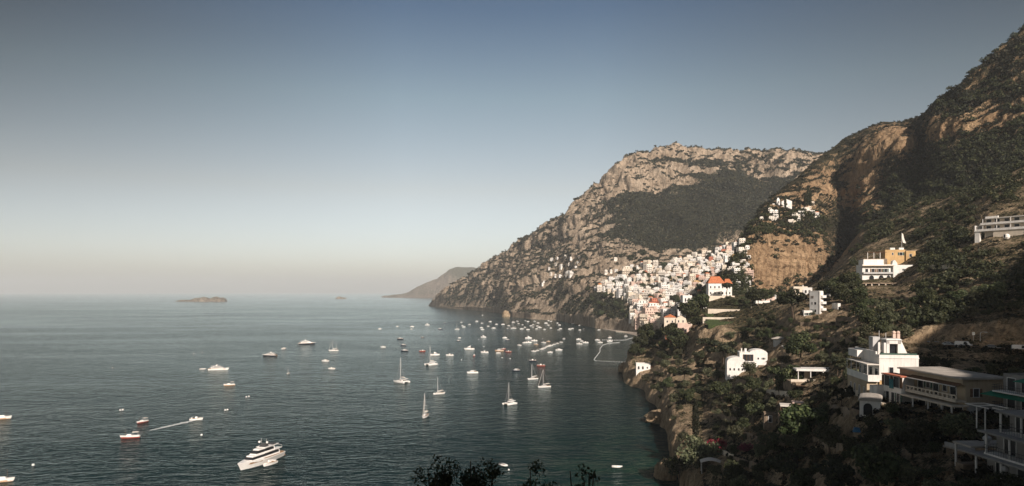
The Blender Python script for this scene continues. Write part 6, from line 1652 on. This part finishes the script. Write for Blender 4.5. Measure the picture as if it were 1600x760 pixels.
# the line of boats tied side by side
for i, (x, y) in enumerate([(834, 549.7), (839.7, 548.2), (845.8, 546.5), (849.5, 544.9), (852.5, 543.4), (856.5, 541.9), (860.5, 540.6), (865.6, 538.8), (870.7, 537.2), (876.5, 535.4), (881, 530)]):
    boat('long' if i % 3 != 1 else 'awning', x, y, 168+gb.uniform(-14, 14), None, gb.uniform(.5, .66), group='white boats tied in one long line', desc='white boat tied side by side')
BU = [(188, 641.5), (192, 641), (352, 641.5), (355.5, 641), (385, 621), (389, 620), (315, 680.5), (52, 727.5), (176, 575), (721, 563), (784.5, 559.5), (847.7, 529.5), (303, 553), (316, 551), (756, 542), (748, 531), (797, 561)]
for x, y in BU: boat('buoy', x, y, 0, None, 1.15, 'buoy', 'mooring buoys scattered over the bay', 'small pale mooring buoy')
# rows of floats that fence off the bathing water, and the boom of the little landing
def float_line(pl, r, label):
    P3 = [sea(*p) for p in pl]; m = MB()
    for a, c in zip(P3[:-1], P3[1:]):
        n = max(2, int((c-a).length/2.2))
        for i in range(n):
            p = a.lerp(c, i/n); q = a.lerp(c, (i+.72)/n); m.tube([p+Vector((0, 0, .12)), q+Vector((0, 0, .12))], r, n=6)
    tag(m.build('float_line', M_buoy), label, 'float line')
float_line([(968, 535.5), (950, 537), (942, 539.5), (937.5, 545), (937.5, 550), (928, 562), (930.5, 564)], .22, 'curved white line of floats fencing off the bathing water')
float_line([(931, 564), (950, 565), (987, 566.5)], .1, 'thin straight line of floats running to the promontory')
float_line([(991, 527.8), (985, 529), (978, 531.5), (970, 532), (940, 531.4)], .22, 'white floating boom in front of the town quay')
# wake of the speedboat
m = MB(); a, c = sea(305, 657), sea(234, 673); n = 60; g = random.Random(2)
d = (c-a).normalized(); sdv = Vector((-d.y, d.x, 0)); L1 = []; L2 = []
for i in range(n+1):
    t = i/n; p = a.lerp(c, t); w = (.25+1.5*min(1, t*4)*(1-t)**.7)*(1+g.uniform(-.55, .45))+.05
    L1.append(p+sdv*w+Vector((0, 0, .06))); L2.append(p-sdv*w+Vector((0, 0, .06)))
m.add(L1+L2, [(i, i+1, n+2+i, n+1+i) for i in range(n)]); tag(m.build('boat_wake', M_foam), kind='structure')

# ---------------------------------------------------------------- labels of the many small things: look first, then the nearest landmark
MARKS_TOWN = [('the large red roofed villa', 1124, 446), ('the beach', 985, 518), ('the cliff face', 1172, 420), ('the round umbrella pine', 1136, 455), ('the pink gabled house', 1060, 507), ("the terracotta beach houses", 1026, 478), ("the dark town garden", 1037, 420), ("the town's upper edge", 1085, 402), ("the town's left edge", 940, 450), ("the upper coast road", 880, 418), ('the hill church', 1229, 320), ('the promenade wall', 1010, 512), ("the right tree clump", 1093, 457), ("the small left gardens", 985, 445), ("the forest foot", 1040, 405), ("the cliffside house stack", 1152, 420), ("the town's middle", 1055, 450)]
MARKS_TREE = MARKS_TOWN[:1]+MARKS_TOWN[3:6]+[("the sea cottage", 1005, 576), ('the white terraced villa', 1168, 563), ('the turret house', 1216, 542), ('the long white garden house', 1250, 552), ('the flat roofed pavilion', 1270, 588), ('the garden shelters', 1228, 636), ('the tall cypress', 1087, 650), ('the magenta bougainvillea', 1118, 672), ("the bright leafy tree", 1252, 664), ('the arcaded villa', 1392, 428), ('the arched terrace', 1372, 452), ('the modern white villa', 1562, 358), ('the grey tower house', 1277, 474), ('the white balcony house', 1385, 570), ('the beige apartment house', 1450, 608), ('the arch pavilion', 1362, 636), ('the parked cars', 1470, 536), ('the white van', 1503, 534), ('the stepped apartments', 1575, 705), ('the green awnings', 1585, 612), ('the stone annexe', 1495, 710), ('the white sun canopy', 1111, 752), ('the bare rock face', 1120, 540), ('the green garden terraces', 1130, 492), ('the dry terraces', 1300, 515), ('the hill church', 1229, 320), ('the ochre house', 1398, 397), ('the bare cliff', 1232, 415), ('the blue tarpaulin', 1340, 668), ('the town gardens', 1050, 470), ("the bay's far shore", 945, 485), ("the dark right corner", 1400, 720), ("the red blossom bush", 1166, 715)]
MARKS_BOAT = [('the far cape', 690, 492), ('the pale sea stack', 791, 497), ('the crowded moorings', 830, 508), ('the bow facing catamaran', 673, 567), ('the biggest white cruiser', 733, 543), ('the orange cream cruiser', 780, 547), ("the tied boat line", 856, 542), ('the curved float line', 935, 550), ('the floating boom', 965, 531), ('the beach', 975, 519), ("the low right shore", 905, 508), ('the large catamaran', 627, 592), ('the white motor yacht', 342, 573), ('the superyacht', 405, 720), ("the fishing boats", 240, 662), ('the promontory', 990, 560), ('the left edge', 20, 700), ("the right sailing boats", 842, 585)]
ORD = ['leftmost', 'second from left', 'third from left', 'fourth from left', 'fifth from left', 'sixth from left', 'seventh from left', 'eighth from left', 'ninth from left', 'tenth from left', 'eleventh from left', 'twelfth from left']
def autolabel(items, marks):
    """items: (object, look) -> 'look' + where it is against the nearest landmark; equal ones are told apart by their order from the left"""
    groups = {}
    for it in items:
        o, look = it[0], it[1]
        x, y = pix(it[2] if len(it) > 2 else o.location)
        n, a, b = min(marks, key=lambda m: (m[1]-x)**2+((m[2]-y)*1.3)**2)
        dx, dy = x-a, (y-b)*1.2
        big = max(abs(dx), abs(dy))
        if big < 6: rel = 'right at'
        elif abs(dx) > 2.2*abs(dy): rel = 'left of' if dx < 0 else 'right of'
        elif abs(dy) > 2.2*abs(dx): rel = 'above' if dy < 0 else 'below'
        else: rel = ('upper' if dy < 0 else 'lower')+(' left of' if dx < 0 else ' right of')
        groups.setdefault((look, rel, n), []).append((x, o))
    for (look, rel, n), l in groups.items():
        l.sort(key=lambda t: t[0])
        for i, (x, o) in enumerate(l):
            t = f'{look} {rel} {n}'
            if len(l) > 1: t += (', '+ORD[min(i, 11)]) if i < len(l)-1 or i > 11 else ', rightmost'
            o['label'] = t.replace(', rightmost', ' rightmost') if len(t.split()) <= 16 else t.replace(' from left', '')
autolabel(HOUSES, MARKS_TOWN)
for o, d in HOUSES: o['group'] = 'houses of the hillside town'
autolabel(TREES, MARKS_TREE)
for o, d in TREES: o['category'] = 'bush' if 'bush' in d else 'tree'; o['group'] = 'trees of the coastal slope'
autolabel([(o, d) for o, d, g_ in BOATS], MARKS_BOAT)
autolabel(TERR, MARKS_TREE)
for o, d, p in TERR: o['group'] = 'terrace walls of the cultivated slope'

# ---------------------------------------------------------------- haze: one closed box of even pale air
def mk_haze():
    m = bpy.data.materials.new('haze'); m.use_nodes = True; t = m.node_tree
    for n in list(t.nodes): t.nodes.remove(n)
    o = t.nodes.new('ShaderNodeOutputMaterial'); v = t.nodes.new('ShaderNodeVolumePrincipled')
    v.inputs['Color'].default_value = (0.90, 0.945, 0.97, 1)
    v.inputs['Density'].default_value = HAZE
    v.inputs['Anisotropy'].default_value = 0.0
    t.links.new(v.outputs[0], o.inputs['Volume'])
    b = MB().box(-30000, 30000, -1000, 30000, -8, 545)
    ob = b.build('haze', m); tag(ob, kind='stuff')
HAZE = 0.000072
mk_haze()
